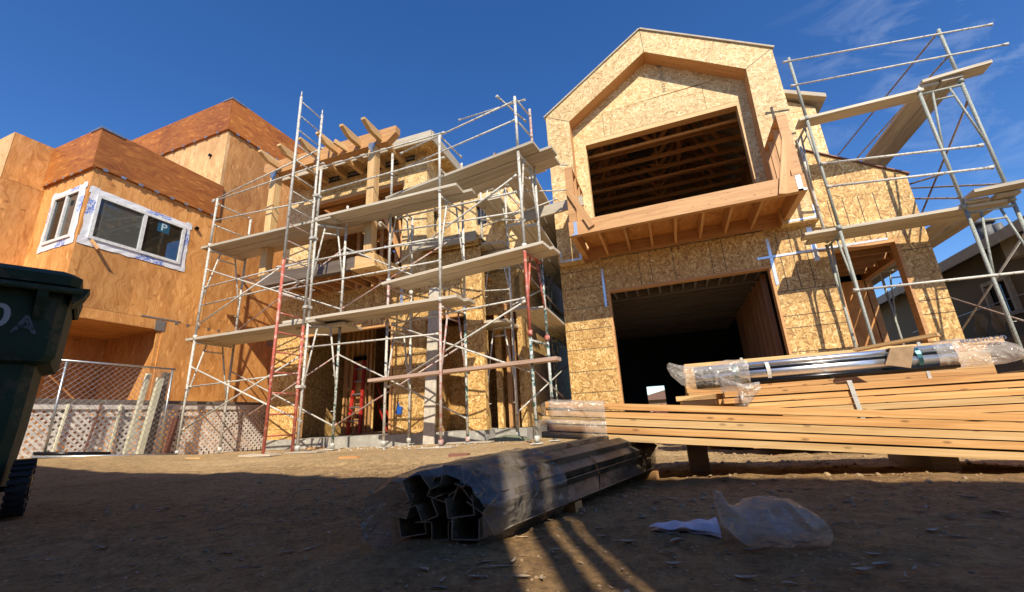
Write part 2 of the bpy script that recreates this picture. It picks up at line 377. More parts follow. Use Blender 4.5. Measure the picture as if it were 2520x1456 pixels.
def tag(o, label=None, cat=None, group=None, kind=None):
    if label: o['label'] = label
    if cat: o['category'] = cat
    if group: o['group'] = group
    if kind: o['kind'] = kind
    return o
def thing(name, label, cat, loc, group=None):
    o = bpy.data.objects.new(name, None); C.objects.link(o); o.location = loc; o['_o'] = tuple(loc); o.empty_display_size = .1
    return tag(o, label, cat, group)
def boxes(L, xf=None, fn=None):
    m = MB(xf)
    for b in L: m.box(*b)
    return m
def text(body, size, mat, parent, mw, name='lettering', ext=.0006, bold=0):
    cu = bpy.data.curves.new('t', 'FONT'); cu.body = body; cu.size = size; cu.extrude = ext; cu.align_x = 'CENTER'; cu.align_y = 'CENTER'; cu.offset = bold
    to = bpy.data.objects.new('t', cu); C.objects.link(to); bpy.context.view_layer.update()
    me = bpy.data.meshes.new_from_object(to.evaluated_get(bpy.context.evaluated_depsgraph_get())); bpy.data.objects.remove(to)
    me.transform(Matrix.Translation(-Vector(parent['_o'])) @ mw); me.materials.clear(); me.materials.append(mat); me.name = name
    o = bpy.data.objects.new(name, me); C.objects.link(o); o.parent = parent; o['_o'] = parent['_o']; return o
def frame_mat(o, x, y):
    x = Vector(x).normalized(); y = Vector(y).normalized(); z = x.cross(y)
    m = Matrix((x, y, z)).transposed().to_4x4(); m.translation = Vector(o); return m
# ================================================================ GROUND
def gh(x, y):
    n = noise.fractal(Vector((x * .55, y * .55, 0)), 1, 2, 4) * .022 + noise.fractal(Vector((x * 3.1, y * 3.1, 3)), 1, 2, 4) * .012
    if -4.5 < x < 3.5 and .3 < y < 3.4: n += noise.fractal(Vector((x * 17, y * 17, 7)), 1, 2, 3) * .0048 + max(0, noise.noise(Vector((x * 9, y * 13, 11))) - .25) * .018
    rt = (y - 3.35 - .06 * x + .08 * math.sin(x * 1.3)); n += -.022 * math.exp(-(rt / .10) ** 2) + .014 * math.exp(-((rt - .17) / .06) ** 2) + .010 * math.exp(-((rt + .17) / .06) ** 2) if -5 < x < 3 and 2.5 < y < 4.2 else 0
    lift = .15 * max(0, min(1, (-5.2 - x) / 2.2)) * max(0, min(1, (5.2 - y) / 1.6))
    # flat where houses and scaffolds stand
    k = max(0, min(1, (y - 3.6) / 1.2)) * max(0, min(1, (10 - y) / 2)); n = n * (1 - .7 * k)
    if y > 6: n -= .03
    return n * max(0, min(1, (40 - abs(x)) / 30)) + lift
def spaced(lo, hi, segs):
    out = [lo]
    for end, st in segs:
        while out[-1] < end - st * .5: out.append(min(end, out[-1] + st))
    return out
xs = [-600, -250, -100, -50, -30, -20, -14] + spaced(-11, 5, [(-5, .12), (-3, .05), (-1.6, .03), (1.2, .018), (3, .035), (6, .1)]) + [8, 12, 20, 40, 100, 250, 600]
ys = [-300, -60, -15, -5, -2] + spaced(-.8, 1, [(.5, .08), (1.7, .016), (3.0, .028), (4.5, .06), (8, .12)]) + [9, 11, 14, 20, 40, 100, 300, 900]
m = MB(); m.smooth = True
i0 = 0; nx = len(xs)
for y in ys:
    for x in xs: m.v.append(Vector((x, y, gh(x, y))))
for j in range(len(ys) - 1):
    for i in range(nx - 1):
        a = j * nx + i; m.fidx((a, a + 1, a + nx + 1, a + nx), [(xs[i], ys[j]), (xs[i + 1], ys[j]), (xs[i + 1], ys[j + 1]), (xs[i], ys[j + 1])], .5)
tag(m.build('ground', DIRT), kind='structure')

# ================================================================ RIGHT HOUSE (gable front, balcony, garage)
H = thing('gabled_house', 'unfinished gable-fronted house sheathed in pale strand board with a timber balcony over the garage opening', 'house', (0.4, 7.5, 0.17))
YW, T = 7.5, .12
XL, XR = -1.70, 3.82
ZB = 3.08
m = MB()
def seamlines(m, hs=(), vs=(), y=YW):
    m.m = 1
    for (x0, x1, z) in hs: m.box(x0, x1, y - .0022, y - .0002, z - .005, z + .005)
    for (x, z0, z1) in vs: m.box(x - .005, x + .005, y - .0022, y - .0002, z0, z1)
    m.m = 0
m.box(XL, -.86, YW, YW + T, .17, 1.62); m.box(XL, -.86, YW, YW + T, 1.624, ZB)
m.box(-.86, -.46, YW, YW + T, 2.48, ZB); m.box(-.458, .742, YW, YW + T, 2.48, ZB); m.box(.744, 1.5, YW, YW + T, 2.48, ZB); m.box(1.502, 1.77, YW, YW + T, 2.48, ZB)
m.box(1.77, 2.57, YW, YW + T, .17, 1.81); m.box(1.77, 2.57, YW, YW + T, 1.813, 3.02); m.box(1.77, 2.57, YW, YW + T, 3.024, 3.4)
m.box(2.57, 3.46, YW, YW + T, 2.60, 3.4)
m.box(3.46, XR, YW, YW + T, .17, 2.0); m.box(3.46, XR, YW, YW + T, 2.003, 3.4)
m.prism([(2.3, YW, 3.403), (XR, YW, 3.403), (XR, YW, 3.60), (2.55, YW, 4.42), (2.3, YW, 4.5)], (0, T, 0))
seamlines(m, [(XL, -.86, z) for z in (.68, 1.05, 1.44, 1.80, 2.2, 2.59, 2.92)] + [(1.77, 2.57, z) for z in (1.06, 1.43, 1.62, 2.02)] + [(3.46, XR, z) for z in (1.0, 1.42, 1.62, 2.4)],
          [(x, 2.48, ZB) for x in (-.25, -.055, .33, .93, 1.125)] + [(x, 2.05, 3.0) for x in (1.93, 2.11, 2.3)] + [(x, 2.62, 3.4) for x in (2.75, 2.95, 3.15, 3.35, 3.55)])
lw = m.build('garage_wall', [OSBW, INKD], H)
# side walls and rear wall with an opening
m = MB()
m.box(XL, XL + T, YW + T, 13.5, .17, ZB); m.box(XR - T, XR, 9.6, 13.5, .17, 3.5)
m.box(1.9, XR - T, 9.6, 9.72, .17, 2.2)
m.box(1.78, 1.9, 9.6, 13.5, .17, 3.0)
# back wall with opening seen through the garage
p0 = atY((1597, 998), 13.5); p1 = atY((1634, 948), 13.5)
m.box(XL + T, p0.x, 13.5, 13.62, .17, 3.0); m.box(p0.x, p1.x, 13.5, 13.62, p1.z, 3.0); m.box(p1.x, 1.78, 13.5, 13.62, .17, 3.0)
m.box(1.9, XR, 13.5, 13.62, .17, 3.4)
m.build('side_and_rear_wall', SHADEBLK, H)  # garage shade put into the wall colour
m = MB(); m.box(XL - .02, XR + .02, YW - .03, 13.7, -.2, .168); m.build('foundation_slab', CONC, H)
# framing trim in openings
m = MB()
m.box(-.86, -.825, YW + .001, YW + .15, .17, 2.48); m.box(1.735, 1.77, YW + .001, YW + .15, .17, 2.48); m.box(-.825, 1.735, YW + .001, YW + .15, 2.44, 2.478)
m.box(2.57, 2.61, YW - .02, YW + .15, .17, 2.6); m.box(3.42, 3.462, YW - .004, YW + .15, .17, 2.6); m.box(2.61, 3.42, YW - .004, YW + .15, 2.555, 2.602)
m.split('opening_framing', FIR, H); m = MB()
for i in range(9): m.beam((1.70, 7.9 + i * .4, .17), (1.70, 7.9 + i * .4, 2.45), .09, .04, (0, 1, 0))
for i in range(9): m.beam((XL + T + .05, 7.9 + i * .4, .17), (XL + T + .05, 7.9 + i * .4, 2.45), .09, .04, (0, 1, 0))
m.split('garage_stud', FIRSHADE, H)  # stud colour darkened for the garage shade
# garage ceiling: short joists at the front, long ones behind
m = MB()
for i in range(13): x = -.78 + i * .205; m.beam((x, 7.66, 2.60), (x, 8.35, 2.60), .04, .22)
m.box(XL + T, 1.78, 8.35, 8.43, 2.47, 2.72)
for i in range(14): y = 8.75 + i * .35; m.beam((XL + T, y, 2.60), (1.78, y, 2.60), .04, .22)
m.split('ceiling_joist', DARKW, H)  # ceiling shade put into the joist colour
m = MB(); m.box(XL + T, XR - T, YW + T + .002, 13.48, 2.73, 2.76); m.build('upper_floor_deck', SHADEBLK, H)  # deck underside blackened in place of shade
# porch framing seen through the doorway
m = MB()
for i in range(6): m.beam((2.56 - .04, 7.75 + i * .36, .17), (2.56 - .04, 7.75 + i * .36, 2.5), .04, .09, (1, 0, 0))
m.box(3.70, 3.8, 7.62, 7.7, .17, 2.5)
m.box(3.70, 3.8, 9.5, 9.6, .17, 2.5)
m.box(3.70, 3.8, 7.62, 9.6, 2.5, 2.7)
for i in range(4): m.beam((2.6, 8.0 + i * .4, 2.62), (3.7, 8.0 + i * .4, 2.62), .04, .14)
m.split('porch_framing', FIR, H)
m = MB(); m.box(2.52, 2.54, 7.62, 9.6, .17, 2.5); m.box(3.0, 3.68, 9.5, 9.6, .17, 2.5); m.build('porch_sheathing', PLY, H)
# gable frame standing proud of the recessed upper wall
YG, YR = 7.3, 7.6
o1, o2, o3 = (-1.67, 6.36), (.43, 7.77), (2.53, 6.40)
i1, i2, i3 = (-1.19, 6.10), (.44, 7.21), (2.07, 6.13)
bl, br, il, ir = (-1.67, ZB), (2.53, ZB), (-1.21, ZB), (2.02, ZB)
def P(p, y=YG): return (p[0], y, p[1])
m = MB()
m.prism([P(o1), P(o2), P(i2), P(i1)], (0, .02, 0)); m.prism([P(o2), P(o3), P(i3), P(i2)], (0, .02, 0))
m.prism([P(bl), P(il), P(i1), P((-1.67, 6.357))], (0, .02, 0)); m.prism([P(ir), P((2.53, 5.09)), P((2.04, 5.10))][0:1] + [P(br), P((2.53, 5.09)), P((2.045, 5.10))], (0, .02, 0))
m.prism([P((2.045, 5.106)), P((2.53, 5.096)), P((2.53, 6.397)), P(i3)], (0, .02, 0))
m.m = 1
def ln(m, a, b, y, w=.010):
    a = Vector((a[0], y, a[1])); b = Vector((b[0], y, b[1])); m.beam(a, b, w, .0018, (0, 1, 0))
ln(m, o1, i1, YG - .001); ln(m, (2.53, 6.40), i3, YG - .001); ln(m, o2, i2, YG - .001)
m.m = 0
gf = m.build('gable_frame_sheathing', [OSB, INKD], H)
# returns of the recess
m = MB()
for a, b in ((il, i1), (i1, i2), (i2, i3), (i3, ir)):
    a3 = Vector(P(a, YG + .02)); b3 = Vector(P(b, YG + .02)); d = (b3 - a3).normalized(); nn = Vector((d.z, 0, -d.x)) * -.015
    m.prism([a3, b3, b3 + nn, a3 + nn], (0, YR - YG - .02, 0))
m.split('recess_return', FIR, H)
m = MB()
ox0, ox1, oz0, oz1 = -.99, 1.90, ZB, 5.74
m.prism([(-1.205, YR, 3.0), (ox0, YR, 3.0), (ox0, YR, oz1), (-.55, YR, oz1), (-.55, YR, 6.31), (-1.2, YR, 6.09)], (0, .1, 0))
m.prism([(-1.19, YR, 6.10), (-.547, YR, 6.313), (.465, YR, 6.32), (.465, YR, 7.2), (.44, YR, 7.21)], (0, .1, 0))
m.prism([(.468, YR, 6.323), (1.78, YR, 6.335), (2.07, YR, 6.14), (.468, YR, 7.19)], (0, .1, 0))
m.box(-.543, 1.366, YR, YR + .1, oz1, 6.308)
m.prism([(1.373, YR, oz1), (ox1, YR, oz1), (ox1, YR, 3.0), (2.03, YR, 3.0), (2.07, YR, 6.13), (1.78, YR, 6.33), (1.373, YR, 6.32)], (0, .1, 0))
m.build('recessed_wall_sheathing', OSB, H)
m = MB()
m.box(ox0, ox0 + .035, YR + .004, YR + .16, 3.1, oz1); m.box(ox1 - .035, ox1, YR + .004, YR + .16, 3.1, oz1); m.box(ox0 + .035, ox1 - .035, YR + .004, YR + .16, oz1 - .09, oz1)
m.split('opening_lining', FIRP, H)
# side walls of the gable block, roof, trusses inside
m = MB(); m.box(-1.67, -1.6, YG + .021, 13, ZB, 6.33); m.box(2.45, 2.53, YG + .021, 13, ZB, 6.36); m.box(-1.6, 2.45, 12.9, 12.99, ZB, 6.38); m.prism([(-1.66, 12.86, 6.2), (2.52, 12.86, 6.2), (2.52, 12.86, 6.41), (.43, 12.86, 7.785), (-1.66, 12.86, 6.37)], (0, .035, 0))
m.build('upper_side_wall', OSB, H)
m = MB(); m.box(-1.67, -1.21, YG + .002, 7.5, ZB - .02, ZB - .001); m.box(2.02, 2.53, YG + .002, 7.5, ZB - .02, ZB - .001); m.split('overhang_soffit', OSB, H)
m = MB()
for a, b, ov in ((o1, o2, 0), (o2, o3, 0)):
    d = Vector((b[0] - a[0], 0, b[1] - a[1])).normalized(); up = Vector((-d.z, 0, d.x)) * .03
    A = Vector(P(a, YG - .03)) - (d * .03 if a == o1 else Vector()); B = Vector(P(b, YG - .03)) + (d * .03 if b == o3 else Vector())
    up0 = Vector((0, 0, .004))
    m.prism([A + up0, B + up0, B + up0 + up, A + up0 + up], (0, 5.7, 0))
m.build('gable_roof', [PLANK], H)
for k in range(9):
    m = MB(); y = 8.0 + k * .5; z = 5.86
    m.beam((-1.6, y, z), (2.45, y, z), .04, .09); m.beam((-1.6, y, z - .25), (2.45, y, z - .25), .04, .05) if k % 3 == 0 else None
    m.beam((-1.6, y, 6.28), (.43, y, 7.6), .04, .09); m.beam((.43, y, 7.6), (2.45, y, 6.3), .04, .09)
    for a, b in (((-.9, z), (-.45, 6.95)), ((-.45, 6.95), (.43, z)), ((.43, z), (1.3, 6.95)), ((1.3, 6.95), (1.75, z)), ((.43, z), (.43, 7.5))):
        m.beam((a[0], y + .02, a[1]), (b[0], y + .02, b[1]), .035, .08)
    m.build('roof_truss', FIR, H)
for x in (-.7, .9): m = MB(); m.beam((x, 7.9, 5.93), (x, 12.5, 5.93), .09, .035); m.build('truss_tie', FIRSHADE, H)
m = MB()
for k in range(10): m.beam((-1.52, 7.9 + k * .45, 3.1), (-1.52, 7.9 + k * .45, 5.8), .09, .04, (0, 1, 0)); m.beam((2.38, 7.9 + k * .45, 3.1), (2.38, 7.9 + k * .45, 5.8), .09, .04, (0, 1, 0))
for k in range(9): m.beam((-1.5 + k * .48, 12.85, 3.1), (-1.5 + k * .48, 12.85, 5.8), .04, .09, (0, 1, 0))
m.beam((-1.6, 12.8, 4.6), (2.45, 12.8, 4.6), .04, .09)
m.split('upper_wall_stud', FIRSHADE, H)  # upper room shade put into the stud colour
m = MB(); m.box(-.2, .35, 8.9, 9.4, 5.95, 6.25); m.split('ceiling_duct', SHADEBLK, H)
# set back upper block and low side roof
m = MB(); m.box(2.53, 3.16, 8.0, 8.1, 4.0, 5.45); m.box(3.10, 3.17, 8.101, 12.9, 3.9, 5.45); m.prism([(2.53, 8.0, 5.455), (3.16, 8.0, 5.455), (2.53, 8.0, 5.9)], (0, .1, 0))
m.build('set_back_wall', OSB, H)
m = MB(); m.prism([(2.40, 7.86, 5.99), (3.32, 7.86, 5.52), (3.32, 7.86, 5.60), (2.40, 7.86, 6.07)], (0, 5, 0)); m.build('set_back_roof', PLANK, H)
m = MB(); m.prism([(2.54, YW - .03, 4.44), (XR + .04, YW - .03, 3.585), (XR + .04, YW - .03, 3.605), (2.54, YW - .03, 4.46)], (0, .57, 0)); m.prism([(3.17, 8.04, 4.02), (XR + .08, 8.04, 3.585), (XR + .08, 8.04, 3.615), (3.17, 8.04, 4.05)], (0, 5, 0))
m.build('side_roof', REDW, H)
# metal straps
def strapm(m, x, z0, z1, w=.045, y=YW): m.box(x - w / 2, x + w / 2, y - .006, y - .003, z0, z1)
for x, z0, z1, w_ in ((-.915, 2.17, 2.9, .04), (1.80, 2.14, 2.93, .045), (2.41, 2.44, 3.02, .075)):
    m = MB(); strapm(m, x, z0, z1, w_); tag(m.build('metal_strap', STRAPM, H))
m = MB(); m.box(1.6, 3.35, YW - .009, YW - .0065, 2.60, 2.635); m.build('metal_strap', STRAPM, H)
for x0 in (-1.63, 2.1):
    m = MB(); m.box(x0, x0 + .4, YG - .004, YG - .001, ZB + .002, ZB + .03); m.box(x0, x0 + .03, YG - .004, YG - .001, ZB + .03, ZB + .22); m.box(x0 + .37, x0 + .4, YG - .004, YG - .001, ZB + .03, ZB + .22); m.build('corner_bracket', STRAPM, H)
m = MB()
for i in range(11): m.box(.66 + (i % 2) * .02, .74, YR - .0025, YR - .0008, 6.98 - i * .06, 6.98 - i * .06 + .035)
m.box(.64, .76, YR - .0025, YR - .0008, 7.0, 7.1)
m.build('panel_stamp', simple('faded_stamp_ink', (.40, .29, .16), .8), H)
# balcony
YB = 6.3
b = MB(); b.beam((-1.22, YB + .045, 3.255), (2.14, YB + .045, 3.255), .09, .25); bal = b.build('balcony', FIR, H)
for x in (-1.175, 2.095):
    b = MB(); b.beam((x, YB + .092, 3.25), (x, YW - .002, 3.25), .088, .24); b.build('rim_joist', FIR, bal)
for x in (-.76, -.36, .03, .42, .82, 1.21, 1.61):
    b = MB(); b.beam((x, YB + .092, 3.24), (x, YW - .002, 3.24), .04, .2); b.build('joist', FIR, bal)
b = MB(); b.box(-1.1, 2.05, YB + .1, YW - .004, 3.342, 3.36); b.build('deck', PLY, bal)
b = MB(); b.box(-1.13, 2.05, YW - .03, YW - .003, 3.1, 3.34); b.build('ledger', FIR, bal)
for x in (-1.11, 2.06):
    b = MB(); b.box(x - .03, x + .03, YB - .006, YB - .003, 3.13, 3.37); b.box(x - .03, x + .07 * (1 if x > 0 else -1), YB - .006, YB - .003, 3.13, 3.16); b.build('corner_strap', STRAPM, bal)
for sx, x0 in ((0, -1.2), (1, 2.0)):
    b = MB(); x1 = x0 + .13
    b.box(x0, x1, YB + .0, YB + .045, 3.384, 4.36)
    b.build('rail_post', FIR, bal)
    b = MB(); b.beam((x0 + .065, YB + .0, 4.385), (x0 + .065, YG - .01 if sx == 0 else YG - .01, 4.385), .13, .04); b.beam((x0 + .065, YB + .05, 3.40), (x0 + .065, YG - .01, 3.40), .13, .04)
    for yy in (6.62, 6.94, 7.2): b.beam((x0 + .065, yy, 3.42), (x0 + .065, yy, 4.36), .13, .04, (0, 1, 0))
    b.build('rail_framing', FIR, bal)
b = MB(); b.beam((-1.17, YB - .022, 3.95), (-.84, YB - .022, 3.22), .035, .10, (1, 0, 0)); b.build('brace_board', FIR, bal)
b = MB(); b.beam((2.05, YB - .022, 3.98), (1.84, YB - .022, 3.12), .035, .12, (1, 0, 0)); b.build('brace_board', FIR, bal)

# ================================================================ MIDDLE HOUSE
Hm = thing('flat_roofed_house', 'unfinished strand board house with a timber pergola and balcony behind the big scaffold', 'house', fm((-2, .4, 0)))
F = .25; TT = .12
def mb(): return MB(fm)
m = mb()
def ml(m, hs=(), vs=(), y=F):
    m.m = 1
    for (x0, x1, z) in hs: m.box(x0, x1, y - .0022, y - .0002, z - .003, z + .003)
    for (x, z0, z1) in vs: m.box(x - .003, x + .003, y - .0022, y - .0002, z0, z1)
    m.m = 0
m.box(-4.33, -3.68, F, F + TT, .17, 2.1); m.box(-1.62, -.98, F, F + TT, .17, 2.1); m.box(-.2, .07, F, F + TT, .17, 2.1)
m.box(-4.33, -3.1, F, F + TT, 2.103, 2.86); m.box(-3.097, -1.9, F, F + TT, 2.103, 2.86); m.box(-1.897, .07, F, F + TT, 2.103, 2.86)
ml(m, [(-1.62, -.98, z) for z in (.42, .75, .93, 1.25, 1.5, 1.78)] + [(-.2, .07, z) for z in (.35, .7, 1.1, 1.5, 1.85)] + [(-4.33, -3.68, z) for z in (.35, .62, .95, 1.4, 1.8)], [(-3.9 + i * .2, 2.12, 2.8) for i in range(16)])
m.box(.003 + .07, .11, F - .01, F + .12, .17, 2.8)
# alcove
m.box(-.98, -.96, F + TT, F + .9, .17, 2.1); m.box(-.2, -.18, F + TT, F + .9, .17, 2.1); m.box(-.98, -.2, F + .9, F + .98, .17, 2.1)
m.build('ground_floor_wall', [OSBW, INKD], Hm)
m = mb()
m.box(-4.33, -3.67, F, F + TT, 2.863, 5.5); m.box(-3.67, -1.5, F, F + TT, 4.97, 5.5); m.box(-1.5, -.97, F, F + TT, 2.863, 5.5)
m.box(-1.09, -.97, F + TT, .53, 2.863, 5.5); m.box(-1.09, -.97, .53, .8, 2.863, 3.9); m.box(-1.09, -.97, .53, .8, 4.42, 5.5); m.box(-1.09, -.97, .8, 1.25, 2.863, 5.5)
m.box(-.97, -.38, 1.25, 1.35, 3.0, 5.2); m.box(-.38, -.15, 1.25, 1.35, 3.0, 4.2); m.box(-.38, -.15, 1.25, 1.35, 4.66, 5.2); m.box(-.15, .62, 1.25, 1.35, 3.0, 5.2)
m.box(.52, .62, 1.351, 6, 2.9, 4.9)
ml(m, [(-3.67, -1.0, 5.12), (-1.5, -.97, 4.6)], [(-2.2, 5.0, 5.5), (-3.0, 5.0, 5.5), (-1.48, 5, 5.5)])
ml(m, [(-.97, .62, 4.75)], [(-.7, 3.4, 5.2), (.25, 3.4, 5.2), (.0, 3.4, 5.2)], 1.25)
m.build('upper_wall', [OSB, INKD], Hm)
m = mb(); m.box(.02, .12, 1.0, 1.1, .17, 2.2); m.box(.45, .55, 1.0, 6, .17, 2.9); m.box(-.18, .45, 1.9, 2.0, .17, 2.2); m.box(-.2, .6, 1.0, 1.08, 2.2, 3.0)
m.build('side_entry_wall', OSBW, Hm)
m = mb(); m.beam((.27, 1.04, .17), (.27, 1.04, 2.2), .09, .08, (0, 1, 0)); m.beam((.36, 1.04, .17), (.36, 1.04, 2.2), .05, .08, (0, 1, 0)); m.beam((.17, 1.0, 2.4), (.5, .3, 2.1), .04, .09); m.split('entry_framing', FIR, Hm)
m = mb(); m.box(-4.36, .075, F - .03, F + 6, -.25, .168); m.box(.075, .62, .7, 6, -.25, .16); m.build('foundation_slab', CONC, Hm)
m = mb()
m.box(-4.33, -.2 - .01, F + .003, F + .1, 2.05, 2.1)
for i in range(14): x = -3.6 + i * .17; m.beam((x, F + TT, 2.75), (x, F + 3, 2.75), .04, .2)
for x in (-3.66, -1.66): m.beam((x, F + .06, .17), (x, F + .06, 2.05), .04, .14, (0, 1, 0))
for i, x in enumerate((-3.6, -3.45, -3.3, -3.2, -3.08, -2.98)): m.beam((x, 1.45, .2), (x, 1.45, 2.6), .06 if i % 3 else .10, .05, (0, 1, 0))
m.beam((-3.66, 1.45, .19), (-1.7, 1.45, .19), .1, .04); m.beam((-3.6, 1.46, 1.1), (-2.95, 1.46, 1.1), .05, .09)
m.beam((-2.17, 1.6, .2), (-2.17, 1.6, 2.2), .09, .05, (0, 1, 0)); m.beam((-1.95, 1.9, .2), (-1.95, 1.9, 2.1), .06, .05, (0, 1, 0))
m.split('garage_framing', FIR, Hm)
m = mb(); m.box(-3.66, -2.93, 1.5, 1.52, .2, 2.6); m.box(-4.3, .0, 4.5, 4.6, .17, 5.3); m.box(-4.3, -4.2, F + TT, 4.5, .17, 5.3); m.build('inner_wall', OSBW, Hm)
m = mb(); m.box(-4.3, .0, F + TT + .002, 4.5, 2.865, 2.89); m.build('upper_floor_deck', PLY, Hm)
# upper opening framing
m = mb()
m.box(-3.66, -1.5, F - .003, F + .14, 4.90, 4.968)
for i, x in enumerate((-3.5, -3.3, -3.05, -2.85, -2.65, -2.45)): m.beam((x, 1.5, 2.9), (x, 1.5, 5.2), .09, .05, (0, 1, 0))
for i in range(8): y = .8 + i * .45; m.beam((-4.2, y, 5.2), (-1.1, y, 5.2), .04, .12)
m.beam((-1.52, F + .03, 3.6), (-2.15, 1.0, 5.1), .04, .09); m.beam((-1.45, .5, 2.95), (-2.3, .55, 4.9), .04, .09)
m.split('upper_framing', FIR, Hm)
# roof slab with eave
m = mb(); m.box(-4.45, -.66, -.12, 5.2, 5.60, 5.625); m.build('roof_deck', OSB, Hm)
m = mb(); m.box(-4.45, -.66, -.14, -.1, 5.43, 5.63); m.box(-.68, -.64, -.1, 5.2, 5.43, 5.63); m.build('fascia', PLANK, Hm)
m = mb(); m.box(-4.4, -.68, -.1, 5.1, 5.50, 5.515); m.build('eave_soffit', OSBW, Hm)
m = mb(); m.box(-.66, .85, 1.0, 1.04, 5.15, 5.3); m.box(-.66, .85, 1.04, 6, 5.2, 5.23); m.build('rear_roof', PLANK, Hm)
m = mb(); m.box(-1.12, .12, 0.0, .04, 3.28, 3.45); m.box(-1.0, .12, .04, 1.24, 3.42, 3.44); m.build('porch_canopy', PLANK, Hm)
m = mb()
for i in range(7): m.beam((-1.0, .15 + i * .17, 3.33), (.1, .15 + i * .17, 3.33), .04, .14)
m.box(-.96, .1, F + .001, F + .03, 2.9, 3.27)
m.build('canopy_framing', OSBW, Hm)
m = mb()
for x0, x1 in ((-3.45, -3.05), (-2.95, -2.5), (-2.4, -2.0), (-1.93, -1.62), (-1.44, -1.24)): m.box(x0, x1, F - .005, F - .002, 5.37, 5.49)
fl = m.build('flashing_tape', BLACKP, Hm)
for x in (-2.95 + .25, -3.2, -2.15, -1.78, -1.34): text('SUPSEAL-40', .062, WHITE, fl, frame_mat(fm((x, F - .0062, 5.435)), RM @ Vector((1, 0, 0)), RM @ Vector((0, 0, 1))))
# dark windows
for b_ in ((-1.075, -1.06, .53, .8, 3.9, 4.42), (-.38, -.15, 1.33, 1.345, 4.2, 4.66)):
    m = mb(); m.box(*b_); wn = m.build('window', DGLASS, Hm)
m = mb(); m.box(-1.5, -1.44, F - .02, F - .003, 2.2, 2.75); m.build('flashing_strip', STRAPM, Hm)
# balcony and pergola
m = mb(); yb = -.55
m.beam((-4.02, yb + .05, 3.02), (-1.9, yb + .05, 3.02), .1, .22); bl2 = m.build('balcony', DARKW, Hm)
m = mb(); m.beam((-1.895, yb + .045, 3.03), (-1.5, yb + .045, 3.03), .1, .2); m.beam((-1.545, yb + .097, 3.03), (-1.545, F - .002, 3.03), .09, .2); m.build('corner_beam', FIRP, bl2)
m = mb(); m.box(-1.95, -1.46, yb - .03, yb + .4, 2.885, 2.915); m.build('corner_plate', FIRP, bl2)
for i in range(9):
    x = -3.9 + i * .27; m = mb(); m.beam((x, yb + .1, 2.97), (x, F - .002, 2.97), .04, .2); m.build('joist', FIR, bl2)
m = mb(); m.box(-4.0, -1.6, yb + .1, F - .003, 3.075, 3.09); m.build('deck', PLY, bl2)
m = mb(); m.beam((-1.67, yb + .09, 3.13), (-1.67, yb + .09, 5.30), .15, .15, (0, 1, 0)); pg = m.build('pergola', FIRP, Hm)
m = mb(); m.beam((-4.02, yb + .09, 3.13), (-4.02, yb + .09, 5.30), .15, .15, (0, 1, 0)); m.build('post', FIRP, pg)
m = mb()
m.prism([(-4.3, yb + .02, 5.50), (-4.3, yb + .02, 5.44), (-4.12, yb + .02, 5.31), (-1.36, yb + .02, 5.31), (-1.17, yb + .02, 5.46), (-1.17, yb + .02, 5.60), (-4.3, yb + .02, 5.60)], (0, .14, 0)); m.build('beam', FIR, pg)
for i, x in enumerate((-3.85, -3.38, -2.9, -2.48, -1.96, -1.5)):
    m = mb(); x2 = x
    m.prism([(x2 - .04, -1.03, 5.50), (x2 - .04, -1.03, 5.46), (x2 - .04, -.85, 5.36), (x2 - .04, .24, 5.36), (x2 - .04, .24, 5.50)], (.08, 0, 0)); m.build('rafter', FIRP, pg)
m = mb(); m.beam((-2.35, -.75, 5.45), (-2.1, -.2, 5.3), .05, .09); m.build('rafter', FIRP, pg)
for x in (-4.02, -1.67):
    m = mb(); m.box(x - .07, x + .07, yb + .004, yb + .008, 5.24, 5.36); m.box(x - .03, x + .03, yb + .004, yb + .008, 5.17, 5.24); m.build('post_bracket', GALV, pg)

# ================================================================ ORANGE HOUSE
Ho = thing('orange_plywood_house', 'boxy orange plywood house with rust brown parapets and a white corner window', 'house', (-9.2, 4.5, 0))
XO = -8.5
def panels_x(m, x0, x1, y0, y1, z0, z1, step=1.22):
    """wall facing +X at x1 split into upright sheets"""
    y = y0
    while y < y1 - .01:
        e = min(y + step, y1); m.box(x0, x1, y + .0045, e - .0045, z0, z1); y = e
def panels_y(m, x0, x1, y0, y1, z0, z1, step=1.22):
    x = x1
    while x > x0 + .01:
        e = max(x - step, x0); m.box(e + .0045, x - .0045, y0, y1, z0, z1); x = e
m = MB()
wy0, wy1, wz0, wz1 = 3.45, 4.84, 3.48, 4.27       # side window
panels_x(m, XO - .1, XO, 3.43, 3.45, 2.37, 4.72); m.box(XO - .1, XO, wy0, wy1, wz1, 4.72); m.box(XO - .1, XO, 3.45, 4.2, 2.37, wz0); m.box(XO - .1, XO, 4.203, wy1, 2.37, wz0)
panels_x(m, XO - .1, XO, wy1, 5.42, 2.37, 4.72)
panels_x(m, XO - .1, XO, 4.76, 11, 0, 2.367, 1.22); panels_x(m, XO - .1, XO, 5.423, 11, 2.37, 6.88, 1.22)
fx0, fx1, fz0, fz1 = -9.46, -8.66, 3.48, 4.36       # front window
m.box(-9.93, fx0, 3.33, 3.43, 2.2, 4.78); m.box(fx1, XO, 3.33, 3.43, 2.2, 4.725); m.box(fx0, fx1, 3.33, 3.43, 2.2, fz0); m.box(fx0, fx1, 3.33, 3.43, fz1, 4.78)
m.box(XO - .1, XO, 3.433, 3.4495, 2.2, 2.36)
m.build('wall', PLY, Ho)
m = MB(); panels_y(m, -12.5, XO - .001, 5.35, 5.419, 4.5, 6.88); m.build('upper_front_wall', PLYL, Ho)
m = MB()
panels_x(m, XO + .002, XO + .045, 3.28, 5.42, 4.725, 5.47, 2.44); panels_y(m, -9.925, XO + .045, 3.28, 3.325, 4.70, 5.47, 1.6)
